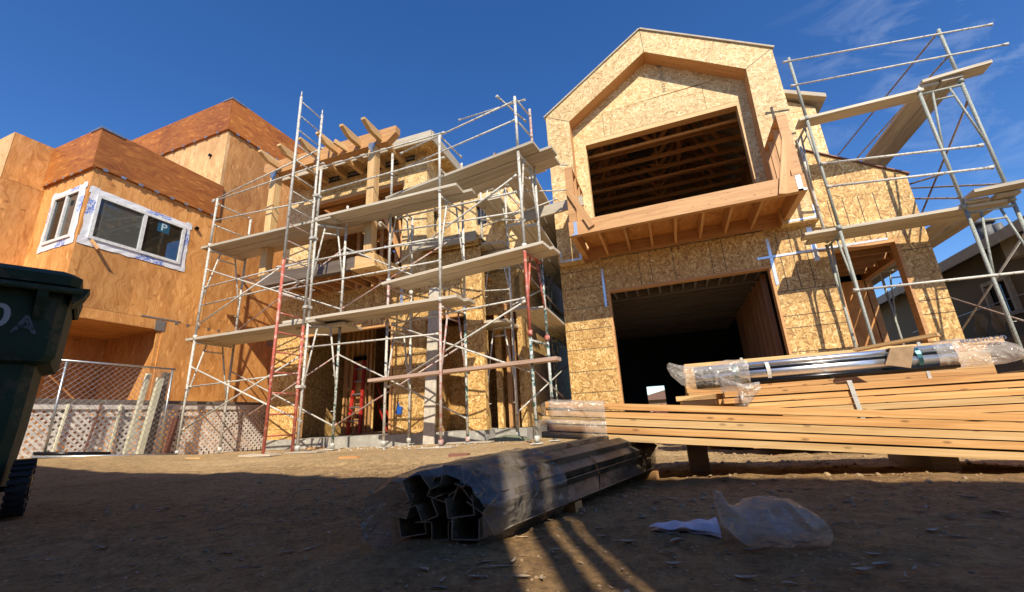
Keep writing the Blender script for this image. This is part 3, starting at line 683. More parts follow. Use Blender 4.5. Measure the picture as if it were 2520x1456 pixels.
panels_x(m, XO + .002, XO + .045, 5.32, 11, 6.885, 7.72, 2.44); panels_y(m, -12.5, XO + .045, 5.30, 5.348, 6.885, 7.72, 2.44)
m.box(XO - .1, XO, 3.33, 5.4, 4.73, 5.45)
m.split('parapet', PLYD, Ho)
m = MB(); m.box(-12.5, XO - .1, 5.43, 11, 7.5, 7.55); m.box(-9.9, XO - .1, 3.44, 5.34, 5.3, 5.35); m.box(XO - .12, XO - .1, 5.43, 11, 6.88, 7.7); m.box(-9.9, XO - .11, 3.44, 5.34, 4.4, 4.42); m.build('roof_deck', PLY, Ho)
for (x0, x1, y0, y1, z) in ((XO - .25, XO + .06, 3.265, 3.28, 5.46), (XO + .045, XO + .06, 3.28, 3.6, 5.46), (XO - .25, XO + .06, 5.285, 5.30, 7.71), (XO + .045, XO + .06, 5.3, 5.62, 7.71)):
    m = MB(); m.box(x0, x1, y0, y1, z - .02, z + .02); m.build('corner_flashing', GALV, Ho)
m = MB(); panels_x(m, -10.03, -9.931, 1.2, 3.45, 0, 4.62, 1.22); panels_x(m, -10.03, -9.931, 2.8, 3.45, 4.625, 5.5); panels_y(m, -13, -10.031, 2.8, 2.9, 2.0, 5.5); m.build('side_wing_wall', PLY, Ho)
m = MB(); panels_y(m, -13, -9.932, 2.79, 2.798, 4.3, 5.5); m.build('side_wing_front', PLYL, Ho)
# small joist hangers along the seams
for i in range(8):
    m = MB(); y = 3.42 + i * .26; m.box(XO + .0455, XO + .051, y, y + .07, 4.70, 4.745); m.build('seam_clip', GALV, Ho)
for i in range(6):
    m = MB(); y = 5.5 + i * .26; m.box(XO + .0455, XO + .051, y, y + .07, 6.86, 6.9); m.build('seam_clip', GALV, Ho)
for i in range(9):
    m = MB(); y = 4.95 + i * .2; m.box(XO + .001, XO + .005, y, y + .05, 2.33, 2.38); m.build('seam_clip', GALV, Ho)
for i in range(5):
    m = MB(); x = -9.8 + i * .25; m.box(x, x + .06, 3.272, 3.2795, 4.68, 4.72); m.build('seam_clip', GALV, Ho)
for i in range(7):
    m = MB(); x = -11.1 + i * .38; m.box(x, x + .08, 5.292, 5.2995, 6.86, 6.9); m.build('seam_clip', GALV, Ho)
# carport under the bay
m = MB(); m.box(-10.1, XO - .001, 3.45, 4.755, 2.19, 2.205); m.box(-9.9, -8.6, 2.6, 3.3, 2.17, 2.19); m.build('soffit', PLY, Ho)
m = MB(); m.beam((XO - .05, 3.46, 2.285), (XO - .05, 4.74, 2.285), .1, .16); m.build('header_beam', PLY, Ho)
m = MB(); panels_y(m, -10.1, XO - .102, 4.76, 4.86, 0, 2.26); m.box(-10.2, -10.1, 3.4, 4.86, 0, 2.26); m.build('carport_wall', PLY, Ho)
m = MB(); m.beam((XO - .03, 4.745, 2.18), (XO - .03, 4.745, 0), .03, .09, (0, 1, 0)); m.build('jamb', PLY, Ho)
m = MB(); m.box(XO + .001, XO + .006, 4.40, 5.05, 2.38, 2.405); m.build('steel_tie', GALV, Ho)
m = MB(); m.box(XO + .001, XO + .009, 4.64, 4.80, 2.17, 2.36); m.build('steel_plate', GALV, Ho)
m = MB(); m.box(XO + .001, XO + .004, 6.9, 7.15, 2.2, 2.45); m.build('steel_plate', GALV, Ho)
# windows: frame, panes, tape
def window(label, ax, a0, a1, z0, z1, face, split, sg):
    """ax 'x': window facing +X (a along y); ax 'y': facing -Y (a along x)"""
    f = .05
    def B(m, p0, p1, d0, d1, q0, q1):
        if ax == 'x': m.box(face + d0, face + d1, p0, p1, q0, q1)
        else: m.box(p0, p1, face - d1, face - d0, q0, q1)
    m = MB(); B(m, a0, a1, -.02, .03, z0, z0 + f); B(m, a0, a1, -.02, .03, z1 - f, z1); B(m, a0, a0 + f, -.02, .03, z0 + f, z1 - f); B(m, a1 - f, a1, -.02, .03, z0 + f, z1 - f); B(m, split - .028, split + .028, -.02, .026, z0 + f, z1 - f)
    wo_ = m.build('window', WHITE, Ho); tag(wo_, label)
    m = MB(); B(m, a0 + f, split - .028, -.005, 0, z0 + f, z1 - f); m.build('pane', GLASSS if sg == 0 else GLASS, wo_)
    m = MB(); B(m, split + .028, a1 - f, -.006, -.001, z0 + f, z1 - f); m.build('pane', GLASS if sg == 0 else GLASSS, wo_)
    m = MB(); t = .115; wv = .012
    def strip(p0, p1, q0, q1, n=14):
        L = max(p1 - p0, q1 - q0); hor = (p1 - p0) > (q1 - q0); rows = []
        for i in range(n + 1):
            s_ = i / n; r_ = []
            for k in (0, .5, 1):
                jt = (random.random() - .5) * .02 if k != .5 else 0
                p = p0 + (p1 - p0) * (s_ if hor else k); q = q0 + (q1 - q0) * (k if hor else s_)
                if hor: q += jt
                else: p += jt
                dd = .006 + random.random() * .006
                r_.append((face + dd, p, q) if ax == 'x' else (p, face - dd, q))
            rows.append(r_)
        m.grid(rows)
    strip(a0 - t, a1 + t, z1 - .01, z1 + t - .03); strip(a0 - t, a1 + t, z0 - t, z0 + .01); strip(a0 - t + .02, a0 + .01, z0 - t, z1 + t); strip(a1 - .01, a1 + t - .02, z0 - t, z1 + t)
    m.build('flashing', TAPE, wo_)
    return wo_
w1 = window('large side window with a screened left pane and a blue sticker', 'x', wy0 + .0, wy1 - .0, wz0, wz1, XO, 4.16, 0)
w2 = window('narrow front window with two dark panes', 'y', fx0, fx1, fz0, fz1, 3.33, -9.06, 1)
m = MB(); m.box(XO - .001, XO + .002, 4.38, 4.58, 4.0, 4.2); st_ = m.build('sticker', STICK, w1)
text('P', .2, STICKW, w1, frame_mat((XO + .004, 4.48, 4.10), (0, 1, 0), (0, 0, 1)), 'sticker_letter', bold=.004)
m = MB(); m.box(-8.95, -8.85, 3.331, 3.334, 4.1, 4.2); m.build('sticker', STICKW, w2)
# interior seen through the windows
m = MB(); m.box(-9.92, XO - .12, 3.45, 5.33, 3.0, 3.02); m.box(-9.93, -9.9, 3.45, 5.34, 3.0, 4.4)
for i in range(4): m.beam((-9.8, 4.1 + i * .32, 4.3), (XO - .12, 4.1 + i * .32, 4.3), .05, .1)
m.beam((-9.2, 5.2, 3.02), (-8.7, 5.2, 4.3), .05, .08); m.build('interior_framing', FIRP, Ho)
for (y, z) in ((5.03, 4.32),):
    m = MB(); m.tube((XO - .02, y, z), (XO + .05, y, z), .035); m.tube((XO + .05, y, z), (XO + .06, y, z), .022); m.build('vent_pipe', BLACKM, Ho)
m = MB(); m.tube((-8.95, 5.3, 6.35), (-8.95, 5.36, 6.35), .035); m.build('vent_pipe', BLACKM, Ho)
m = MB(); m.beam((XO + .03, 3.50, 3.46), (XO + .15, 3.56, 3.3), .012, .05); m.build('loose_lath', FIR, Ho)

# ================================================================ SCAFFOLDS
def leg(m, a, b, r=.021): m.smooth = False; m.tube(a, b, r, n=10)
def coupler(m, p, r=.036, h=.065): m.tube((p[0], p[1], p[2] - h / 2), (p[0], p[1], p[2] + h / 2), r, n=8)
def frame(parent, fxf, A, B, z0, z1, mats, vs=True, nm='frame'):
    """one walk-through frame: legs at A and B (x, y), from z0 to z1"""
    m = MB(fxf); A = Vector((*A, 0)); B = Vector((*B, 0)); Z = Vector((0, 0, 1))
    m.m = 0; leg(m, A + Z * z0, A + Z * z1)
    m.m = 1 % len(mats); leg(m, B + Z * z0, B + Z * z1)
    m.m = 0
    t = z1 - .04; d = (B - A)
    m.tube(A + Z * t, B + Z * t, .018)
    if vs:
        h = min(1.0, (z1 - z0) * .6)
        m.tube(A + d * .3 + Z * t, A + Z * (t - h), .014); m.tube(A + d * .7 + Z * t, B + Z * (t - h), .014)
        m.tube(A + d * .27 + Z * (t - .14), A + d * .73 + Z * (t - .14), .013)
    for q, z in ((A, z0 + .55), (A, z0 + 1.1), (B, z0 + .55), (B, z0 + 1.1)):
        dd = (d.normalized() if q == A else -d.normalized())
        m.tube(q + Z * z, q + Z * z + dd * .06, .006, n=5)
    coupler(m, A + Z * (z0 + .05)); coupler(m, B + Z * (z0 + .05))
    return m.build(nm, mats, parent)
def rod(parent, pts, r=.0135, mat=None, nm='cross_brace', xf=None):
    m = MB(xf); a, b = Vector(pts[0]), Vector(pts[1]); d = (b - a).normalized()
    m.tube(a + d * .06, b - d * .06, r)
    # flattened ends
    m.tube(a, a + d * .07, r * 1.7, r * 1.1, n=6); m.tube(b - d * .07, b, r * 1.1, r * 1.7, n=6)
    return m.build(nm, mat or TUBE, parent)
def pads(parent, fxf, pts):
    for (x, y) in pts:
        m = MB(fxf); m.box(x - .07, x + .07, y - .07, y + .07, .012, .022); m.tube((x, y, .02), (x, y, .12), .017); m.build('base_plate', TUBE, parent)
# ---- A: the big front scaffold
SA = thing('scaffold', 'long two-bay scaffold of white scuffed tubes in front of the pergola house', 'scaffold', fm((-2.4, -.95, 0)))
A_front = [(-4.9, -.95), (-2.40, -.95), (-.05, -.95)]; A_back = [(-4.82, -.27), (-2.06, -.62), (.04, -.32)]
for i, (a, b) in enumerate(zip(A_front, A_back)):
    frame(SA, fm, a, b, .02, 1.94, [TUBE if i < 2 else TUBEP, (TUBE, TUBET, TUBET)[i]])
    frame(SA, fm, a, b, 1.945, 3.70, [TUBE, TUBE])
    m = MB(fm); leg(m, (*a, 3.705), (*a, 4.74)); coupler(m, (*a, 3.75)); m.build('guard_post', TUBE, SA)
    m = MB(fm); leg(m, (*b, 3.705), (*b, 4.6 if i != 1 else 4.1)); m.build('guard_post', TUBE, SA)
pads(SA, fm, A_front + A_back)
FA = -.93
def mrod(par, p, q, y=FA, **k): return rod(par, (mY(p, y), mY(q, y)), xf=fm, **k)
for p, q in ((r5(150, 755), r5(945, 1150)), (r5(90, 1210), r5(950, 670)), (r5(265, 60), r5(1000, 290)), (r5(195, 460), r5(810, 35))): mrod(SA, p, q, FA - .01)
for p, q in ((r5(140, 900), r5(935, 800)), (r5(245, 190), r5(1010, -5)), (r5(215, 320), r5(1020, 125)), (r5(990, 615), r6(620, 520)),
             (r4(-600, 1400), r4(690, 1165)), (r4(-590, 1590), r4(700, 1348))): mrod(SA, p, q, nm='side_rail')
for p, q in ((r3(340, 880), r3(1230, 570)), (r3(345, 870), r3(1220, 450)), (r3(350, 1030), r3(1180, 860)), (r3(1230, 600), r4(735, 325)), (r3(1210, 800), r4(735, 525))): mrod(SA, p, q, nm='guard_rail')
for a, b in (((-4.82, -.27), (-4.9, -.95)),):
    for z in (4.15, 4.6): rod(SA, ((*a, z), (*b, z + .03)), xf=fm, nm='guard_rail')
for z in (4.1, 4.72): rod(SA, ((.04, -.32, z), (-.05, -.95, z + .03)), xf=fm, nm='guard_rail', mat=TUBE)
# rear braces
for z0 in (.35, 2.2):
    for (a, b) in (((-4.82, -.27), (-2.06, -.62)), ((-2.06, -.62), (.04, -.32))):
        rod(SA, ((*a, z0), (*b, z0 + 1.1)), xf=fm, r=.012, mat=TUBEP); rod(SA, ((*a, z0 + 1.1), (*b, z0)), xf=fm, r=.012)
        if z0 > 2: rod(SA, ((*a, z0 + 1.0), (*b, z0 + 1.0)), xf=fm, r=.012, nm='side_rail')
# ladder frame
lad = thing('access_ladder', 'tall red and white narrow ladder frame clamped to the front scaffold', 'ladder', fm((-2.45, -1.2, 0)))
LA, LBk = (-2.45, -1.48), (-2.45, -.99)
for (p, mt) in ((LA, (TUBER, TUBE)), (LBk, (TUBEP, TUBE))):
    zc = 2.85 if p == LA else 1.9
    m = MB(fm); m.m = 0; leg(m, (*p, .02), (*p, zc + .0), .022); m.m = 1; leg(m, (*p, zc + .003), (*p, 5.88), .021); m.tube((*p, 5.88), (*p, 5.99), .014, .008)
    m.build('upright', list(mt) if p == LA else [TUBER, TUBE], lad)
for i in range(20):
    z = .26 + i * .291; m = MB(fm); m.tube((*LA, z), (*LBk, z), .011); m.build('rung', TUBER if z < 2.2 else (TUBEP if z < 3.6 else TUBE), lad)
for z in (.95, 2.2, 3.4, 4.2):
    m = MB(fm); m.box(-2.47, -2.37, -1.02, -.92, z - .02, z + .02); m.build('clamp', TUBE, lad)
m = MB(fm); m.box(-2.75, -2.2, -1.6, -1.42, .012, .035); tag(m.build('wooden_pad', PLANK, None, fm((-2.45, -1.5, .01))), 'pale plank laid flat under the red foot of the ladder frame', 'plank')
m = MB(fm); m.box(-2.5, -1.9, -1.10, -.9, .005, .02); tag(m.build('wooden_pad', PLANK, None, fm((-2.2, -1.0, .01))), 'short plank under the scaffold foot right beside the ladder frame', 'plank')
# ---- planks: A
def plank(label, xf, a, b, w=.235, t=.042, mat=None, up=(0, 0, 1), nm='scaffold_plank', grp='scaffold planks'):
    m = MB(xf); m.beam(a, b, w, t, up); c = (Vector(a) + Vector(b)) / 2
    o = m.build(nm, mat or PLANK, None, xf(c) if xf else c)
    return tag(o, label, 'plank', grp)
z = 1.965
plank('lowest left platform board of the long scaffold, front edge, reaching past the left post', fm, (-5.1, -.86, z), (-2.25, -.86, z))
plank('lowest left platform board of the long scaffold, middle of three', fm, (-4.98, -.61, z), (-2.35, -.61, z))
plank('lowest left platform board of the long scaffold, nearest the wall', fm, (-5.0, -.37, z), (-2.1, -.40, z + .001))
plank('lowest right platform board of the long scaffold, front edge', fm, (-2.9, -.86, z + .045), (.22, -.86, z + .045))
plank('lowest right platform board of the long scaffold, behind the front one', fm, (-2.8, -.61, z + .045), (.30, -.61, z + .045))
plank('short board slung under the lower platform beside the ladder frame', fm, (-2.8, -.55, z - .045), (-1.9, -.50, z - .045), .5)
z = 3.73
plank('upper left platform board of the long scaffold, front edge', fm, (-5.1, -.86, z), (-2.1, -.86, z))
plank('upper left platform board of the long scaffold, second from the front', fm, (-5.0, -.61, z), (-2.2, -.61, z))
plank('upper left platform board of the long scaffold, nearest the wall', fm, (-4.9, -.36, z), (-1.6, -.38, z + .045))
plank('upper right platform board of the long scaffold, front edge', fm, (-2.35, -.87, z + .045), (.25, -.87, z + .045))
plank('upper right platform board of the long scaffold, second from the front', fm, (-2.5, -.62, z + .045), (.40, -.62, z + .045))
plank('short board lying raised on the upper left platform by the ladder', fm, (-3.0, -.45, z + .07), (-1.62, -.15, z + .12))
# ---- B: tower at the corner
SB = thing('scaffold', 'tall corner scaffold tower with a red and white front post standing before the alley', 'scaffold', fm((.1, -.8, 0)))
B1, B2, B1b, B2b = (-1.17, -.60), (1.26, -1.0), (-1.2, .12), (1.36, -.5)
frame(SB, fm, B1, B1b, .02, 1.8, [TUBE, TUBE]); frame(SB, fm, B1, B1b, 1.805, 2.50, [TUBEP, TUBE], False); frame(SB, fm, B1, B1b, 2.505, 4.05, [TUBE, TUBE])
frame(SB, fm, B2, B2b, .02, 1.3, [TUBET, TUBET], False); frame(SB, fm, B2, B2b, 1.305, 2.50, [TUBER, TUBET]); frame(SB, fm, B2, B2b, 2.505, 4.05, [TUBE, TUBE])
for p, z1 in ((B1, 4.95), (B2, 5.02), (B2b, 5.15)):
    m = MB(fm); leg(m, (*p, 4.055), (*p, z1)); m.build('guard_post', TUBEP if p == B2b else TUBE, SB)
pads(SB, fm, [B1, B2, B1b, B2b])
def brod(p, q, ya, yb, **k): return rod(SB, (mY(p, ya), mY(q, yb)), xf=fm, **k)
brod(r6(285, 450), r6(1235, 265), -.6, -.98, nm='side_rail'); brod(r6(285, 455), r6(1275, 790), -.6, -.98); brod(r6(255, 900), r6(1240, 285), -.6, -.98)
brod(r4(360, 1010), r4(1310, 800), -.58, -.96, nm='side_rail'); brod(r4(345, 1115), r4(1330, 960), -.58, -.96, nm='side_rail'); brod(r4(350, 1380), r4(1310, 665), -.6, -1.0)
brod(r4(385, 495), r4(1305, 70), -.6, -.98, nm='guard_rail'); brod(r4(345, 640), r4(1300, 225), -.6, -.98, nm='guard_rail')
brod(r4(850, 228), r4(1375, 65), .1, -.5, nm='guard_rail'); brod(r4(1150, 35), r4(1385, 240), -1.1, -.5, nm='guard_rail')
for z_ in (4.6, 5.0): rod(SB, ((*B2, z_), (*B2b, z_ + .02)), xf=fm, nm='guard_rail')
plank('single reddish board across the lower front of the corner tower', fm, (-1.42, -.60, .985), (1.62, -1.06, .985), .16, .045, mat=PINKW)
u = Vector((2.43, -.40, 0)).normalized(); v_ = Vector((.40, 2.43, 0)).normalized()
def bp(s, t, z): return Vector((-1.17, -.60, z)) + u * s + v_ * t
plank('front board of the middle platform on the corner tower', fm, bp(-.12, .08, 2.53), bp(2.75, .08, 2.53)); plank('second board of the middle platform on the corner tower', fm, bp(.0, .33, 2.53), bp(2.8, .33, 2.53))
plank('front board of the topmost platform on the corner tower', fm, bp(-.1, .08, 4.08), bp(2.72, .08, 4.10)); plank('second board of the topmost platform on the corner tower', fm, bp(.05, .33, 4.08), bp(2.9, .33, 4.10))
plank('third board of the topmost platform on the corner tower', fm, bp(.9, .57, 4.08), bp(2.85, .57, 4.10))
for s_, l_ in ((1.55, 'left'), (1.95, 'middle'), (2.3, 'right')):
    plank(f'{l_} one of three short board ends laid crosswise on the topmost platform', fm, bp(s_ + .1, .30, 4.15 + (s_ > 2) * .05), bp(s_ + .1, .95, 4.2 + (s_ > 2) * .05), .22)
m = MB(fm); m.beam(bp(1.45, .45, 4.2), bp(1.9, .45, 4.28), .03, .03); m.beam(bp(1.8, .4, 4.15), bp(1.85, .42, 4.5), .03, .05); tag(m.build('wood_offcut', FIR, None, fm(bp(1.6, .45, 4.2))), 'small offcuts of timber heaped on the topmost platform', 'offcut')
# ---- C: tower in front of the side entry, running back into the alley
SC = thing('scaffold', 'white scaffold tower in front of the dark side entry, running back into the alley', 'scaffold', fm((.25, .6, 0)))
C1, C2 = (0.0, .6), (.50, .6)
for k, (y, zs) in enumerate(((.6, (.02, 1.88, 3.3, 4.6)), (2.5, (.02, 1.88, 3.3, 4.6)), (4.4, (.02, 1.88, 3.3)))):
    x0, x1 = (0.0, .5) if k == 0 else (.75, 1.15)
    for i in range(len(zs) - 1): frame(SC, fm, (x0, y), (x1, y), zs[i], zs[i + 1] - .005, [TUBE if k == 0 else TUBET, TUBE])
    pads(SC, fm, [(x0, y), (x1, y)])
for z_ in (2.5, 2.9): rod(SC, ((-.9, .2, z_), (.5, .6, z_)), xf=fm, nm='side_rail', r=.011)
for z0 in (.4, 2.2, 3.5):
    rod(SC, ((.5, .6, z0), (1.15, 2.5, z0 + 1.0)), xf=fm); rod(SC, ((.5, .6, z0 + 1.0), (1.15, 2.5, z0)), xf=fm, mat=TUBEP)
    rod(SC, ((1.15, 2.5, z0), (1.15, 4.4, z0 + 1.0)), xf=fm); rod(SC, ((1.15, 2.5, z0 + 1), (1.15, 4.4, z0)), xf=fm)
for a, b in (((.5, .55, 4.5), (1.35, -.45, 4.45)), ((.0, .6, 4.35), (1.3, .3, 4.6)), ((.0, .6, 3.8), (1.5, .5, 4.0)), ((.5, .6, 4.7), (1.4, 2.4, 4.4)), ((.45, .6, 4.45), (1.4, 2.6, 4.0)), ((0.9, -.2, 4.4), (1.75, .3, 4.5)), ((0.9, -.2, 3.9), (1.75, .3, 4.0)), ((.0, .6, 3.95), (1.28, -.98, 2.95))):
    rod(SC, (a, b), xf=fm, r=.012, nm='side_rail')
for (z_, nm_, xa) in ((1.9, 'low', 0), (3.32, 'middle', 0), (4.2, 'high', .0)):
    for j, (x, w_) in enumerate(((.12, 'left'), (.37, 'right'))):
        plank(f'{w_} board of the {nm_} alley platform seen end on beside the dark entry', fm, (x + xa, .3 + j * .05, z_), (x + xa, 1.8, z_))
    for j, (x, w_) in enumerate(((.82, 'left'), (1.07, 'right'))):
        plank(f'{w_} long board of the {nm_} alley walkway running away between the two houses', fm, (x + .05, -.1 + .15 * j, z_ + .05), (x + .05, 5.0, z_ + .05))
plank('board crossing the alley high up between the two houses', fm, (.7, .9, 3.98), (1.9, .85, 4.05), .05, .2)
# ---- R: right scaffold
YS = 6.8
SR = thing('scaffold', 'speckled grey scaffold at the right before the porch doorway, open against the sky', 'scaffold', (3.2, YS, 0))
P1 = atY(q4(700, 290), YS).x; P2 = 3.93; P3 = 4.40
TG = TUBES
frame(SR, None, (P1, YS), (P1 - .02, 7.33), .02, 2.62, [TUBES, TUBES])
frame(SR, None, (P1, YS), (P1 - .02, 7.27), 2.625, 4.50, [TUBES, TUBE])
frame(SR, None, (P2, YS), (P3, YS), .02, 2.62, [TUBES, TUBES]); frame(SR, None, (P2, YS), (P3, YS), 2.625, 4.50, [TUBES, TUBES])
for x, z1 in ((P1, 5.70), (P2, 4.56), (P3, 5.45)):
    m = MB(); leg(m, (x, YS, 4.505), (x, YS, z1)); coupler(m, (x, YS, 4.53)); m.build('guard_post', TUBES if x != P2 else TUBE, SR)
pads(SR, None, [(P1, YS), (P1, 7.33), (P2, YS), (P3, YS)])
def rrod(p, q, y=YS - .02, **k): return rod(SR, (atY(p, y), atY(q, y)), **k)
for p, q in ((q2(155, 288), q2(1385, 65)), (q2(200, 428), q2(1478, 180))): rrod(p, q, nm='guard_rail')
for p, q in ((q2(375, 885), q2(1330, 775)), (q2(410, 1020), q2(1390, 905)), (q4(770, 650), q4(2200, 495))): rrod(p, q, nm='side_rail', r=.017)
rod(SR, ((P2, YS, 3.2), (4.0, 10, 4.3)), mat=RUSTT); rod(SR, ((P3, YS + .02, 2.9), (P3, 9.4, 4.2)), mat=RUSTT); rod(SR, ((P3, YS + .02, 4.2), (P3, 9.4, 2.9)), mat=RUSTT)
rod(SR, ((P2, YS, 2.8), (P2, 9.4, 4.1)), mat=RUSTT); rod(SR, ((P3, YS + .02, .9), (P3, 9.4, 2.2)), mat=RUSTT); rod(SR, ((P3, YS + .02, 2.2), (P3, 9.4, .9)))
rod(SR, ((P3, YS, 5.42), (P2 + .1, 10.5, 5.42)), mat=RUSTT, nm='guard_rail'); rod(SR, ((P3, YS, 4.98), (P2 + .1, 10.5, 4.98)), mat=RUSTT, nm='guard_rail')
frame(SR, None, (P2, 9.4), (P3, 9.4), .02, 2.62, [TUBES, TUBES]); frame(SR, None, (P2, 9.4), (P3, 9.4), 2.625, 4.50, [TUBES, TUBES])
pads(SR, None, [(P2, 9.4), (P3, 9.4)])
m = MB(); leg(m, (P2 + .2, 10.4, 4.505), (P2 + .2, 10.4, 5.45)); m.build('guard_post', TUBES, SR)
def wplank(l, a, b, **k): return plank(l, None, a, b, **k)
wplank('front board of the lower platform on the right scaffold', (P1 - .42, YS + .12, 2.67), (P2 + .5, YS + .12, 2.67)); wplank('second board of the lower platform on the right scaffold', (P1 - .30, YS + .37, 2.67), (P2 + .3, YS + .37, 2.67))
wplank('single front board of the upper platform on the right scaffold', (P1 - .1, YS + .1, 4.53), (P2 + .05, YS + .1, 4.53), w=.25)
wplank('left board of the high walkway running back beside the house on the right', (P2 + .12, YS - .02, 4.58), (P2 + .12, 11.5, 4.58)); wplank('right board of the high walkway running back beside the house on the right', (P2 + .37, YS - .05, 4.58), (P2 + .37, 11.5, 4.58))
wplank('short cross board on top of the high right walkway', (P2 + .05, YS + .05, 4.63), (P3 + .32, YS + .0, 4.64), w=.24)
wplank('left board of the low walkway running back beside the house on the right', (P2 + .12, YS - .05, 2.72), (P2 + .12, 11.5, 2.72)); wplank('right board of the low walkway running back beside the house on the right', (P2 + .40, YS - .1, 2.72), (P2 + .40, 11.5, 2.72))
wplank('cross board on top of the low right walkway', (P2 + .0, YS - .15, 2.77), (P3 + .3, YS - .2, 2.78), w=.24)

# ================================================================ LEANING BOARD, STEPLADDER, BLUE BOX, RUBBLE
m = mb(); a0 = Vector((-.80, .05, .0)); a1 = Vector((-.735, .13, 2.58)); m.beam(a0, a1, .195, .03, (0, 1, 0)); tag(m.build('concrete_board', CONCP, None, fm(a0)), 'tall pale grey board leaning upright against the strand board wall', 'board')
_e = _loc((0, 0))[0]
def mbl(): return MB(lambda v: fm(_e + (Vector(v) - _e) * 1.06))
LD = thing('stepladder', 'red fibreglass stepladder folded open inside the ground floor opening', 'ladder', fm((-2.7, .9, .17)))
for j, (xt, yt, xb, yb_) in enumerate(((-2.98, 1.0, -2.92, .75), (-2.80, 1.0, -2.66, .75))):
    m = mbl(); m.beam((xt, yt, 1.62), (xb, yb_, .19), .055, .04, (0, 1, 0)); m.build('rail', REDL, LD)
for xt, xb in ((-2.86, -2.5), (-2.75, -2.34)):
    m = mbl(); m.beam((xt, 1.05, 1.6), (xb, 1.4, .19), .03, .025, (0, 1, 0)); m.build('rear_rail', REDL, LD)
for i in range(5):
    z = .42 + i * .25; k = (1.62 - z) / 1.43; m = mbl(); m.box(-2.97 + .05 * k, -2.80 + .12 * k, 1.0 - .25 * k - .04, 1.0 - .25 * k + .04, z, z + .025); m.build('step', GALV, LD)
m = mbl(); m.box(-3.03, -2.75, .93, 1.1, 1.60, 1.68); m.build('top_cap', BLACKM, LD)
for i in range(4):
    z = .35 + i * .3; k = (1.6 - z) / 1.41; m = mbl(); m.beam((-2.86 + .36 * k, 1.05 + .35 * k, z), (-2.75 + .41 * k, 1.05 + .35 * k, z), .015, .015); m.build('rear_spreader', GALV, LD)
m = mb(); m.prism([(-1.52, .2, .50), (-1.42, .2, .48), (-1.40, .2, .60), (-1.49, .2, .63)], (0, .046, 0)); bb = m.build('meter_box', BLUE, None, fm((-1.46, .22, .55))); tag(bb, 'small bright blue electrical box on the wall behind the scaffold leg', 'box')
m = mb(); m.tube((-1.475, .215, .63), (-1.47, .225, .67), .008); m.build('cable_stub', BLUE, bb)
m = mb(); m.box(-.3, .4, -.32, -.2, .01, .03); tag(m.build('wooden_pad', PLANK, None, fm((0, -.25, .01))), 'thin plank lying before the side entry foundation', 'plank')
m = mb(); m.box(-.35, .15, -1.05, -.90, .004, .012); tag(m.build('wooden_pad', PLANK, None, fm((-.1, -.98, .01))), 'flat scrap of board under the front foot right of the leaning grey board', 'plank')
m = mb(); m.smooth = True
rows = []
for i in range(9):
    r_ = []
    for j in range(9): r_.append((.15 + i * .075, .0 + j * .06, .02 + .05 * math.exp(-((i - 4) ** 2 + (j - 4) ** 2) / 9) + random.random() * .02 - (.04 if i in (0, 8) or j in (0, 8) else 0)))
    rows.append(r_)
m.grid(rows); GT = simple('faded_green_tarp', (.20, .24, .15), .8); tag(m.build('tarp', GT, None, fm((.4, .2, 0))), 'crumpled faded green tarp on the soil by the side entry', 'tarp')
for (px, py), sz, mt, l in (((775, 1104), (.16, .05), FIR, 'orange scrap of timber on the soil beside the ladder foot'), ((480, 1136), (.14, .04), FIRP, 'pale sliver of board on the soil before the left scaffold leg'), ((545, 1112), (.20, .09), PLANK, 'flat scrap of board under the rear left scaffold leg'), ((1130, 1122), (.10, .03), REDW, 'small dark offcut on the soil right of the leaning grey board'), ((860, 1128), (.12, .03), FIR, 'thin strip of wood lying on the sunlit soil at the middle')):
    p = atZ((px, py), 0); m = MB(); m.box(p.x - sz[0], p.x + sz[0], p.y - sz[1], p.y + sz[1], gh(p.x, p.y) - .01, gh(p.x, p.y) + .022); o_ = m.build('wood_scrap', mt, None, p); tag(o_, l, 'scrap', 'timber scraps on the soil')
# white rubble and soil crumbs: beyond counting
m = MB()
def rock(m, x, y, r, z=None):
    z = gh(x, y) if z is None else z; n = 6; rings = []
    for a in (0, .5, 1):
        rr = r * (1, .95, .35)[int(a * 2)]; rings.append([(x + rr * math.cos(t) * (.7 + random.random() * .5), y + rr * math.sin(t) * (.7 + random.random() * .5), z - r * .3 + r * a * 1.1) for t in [2 * math.pi * k / n for k in range(n)]])
    m.r0 = random.random(); m.grid(rings, True, m.r0); i0 = len(m.v) - n; m.fidx(range(i0, i0 + n), [(0, 0)] * n, m.r0)
for _ in range(260):
    p = fm((random.uniform(-3.6, .9), random.gauss(-.35, .35), 0)); rock(m, p.x, p.y, random.uniform(.004, .02) * random.uniform(.5, 1))
tag(m.build('rubble', simple('white_rubble', (.6, .58, .54), .9)), 'small white chips of plaster scattered along the foundation', 'rubble', kind='stuff')
m = MB()
for _ in range(2600):
    x = random.uniform(-2.6, 2.2); y = random.uniform(.55, 4.2); r = random.uniform(.0015, .006) * (1 + (random.random() < .03) * (1.5 if y > 1.2 else .5))
    rock(m, x, y, r)
for _ in range(420):
    x = random.uniform(-3.0, 2.4); y = random.uniform(1.3, 4.4); rock(m, x, y, random.uniform(.005, .015))
tag(m.build('soil_crumbs', simple('soil_crumb', (.36, .25, .14), .95)), 'loose crumbs and pebbles of soil', 'soil', kind='stuff')

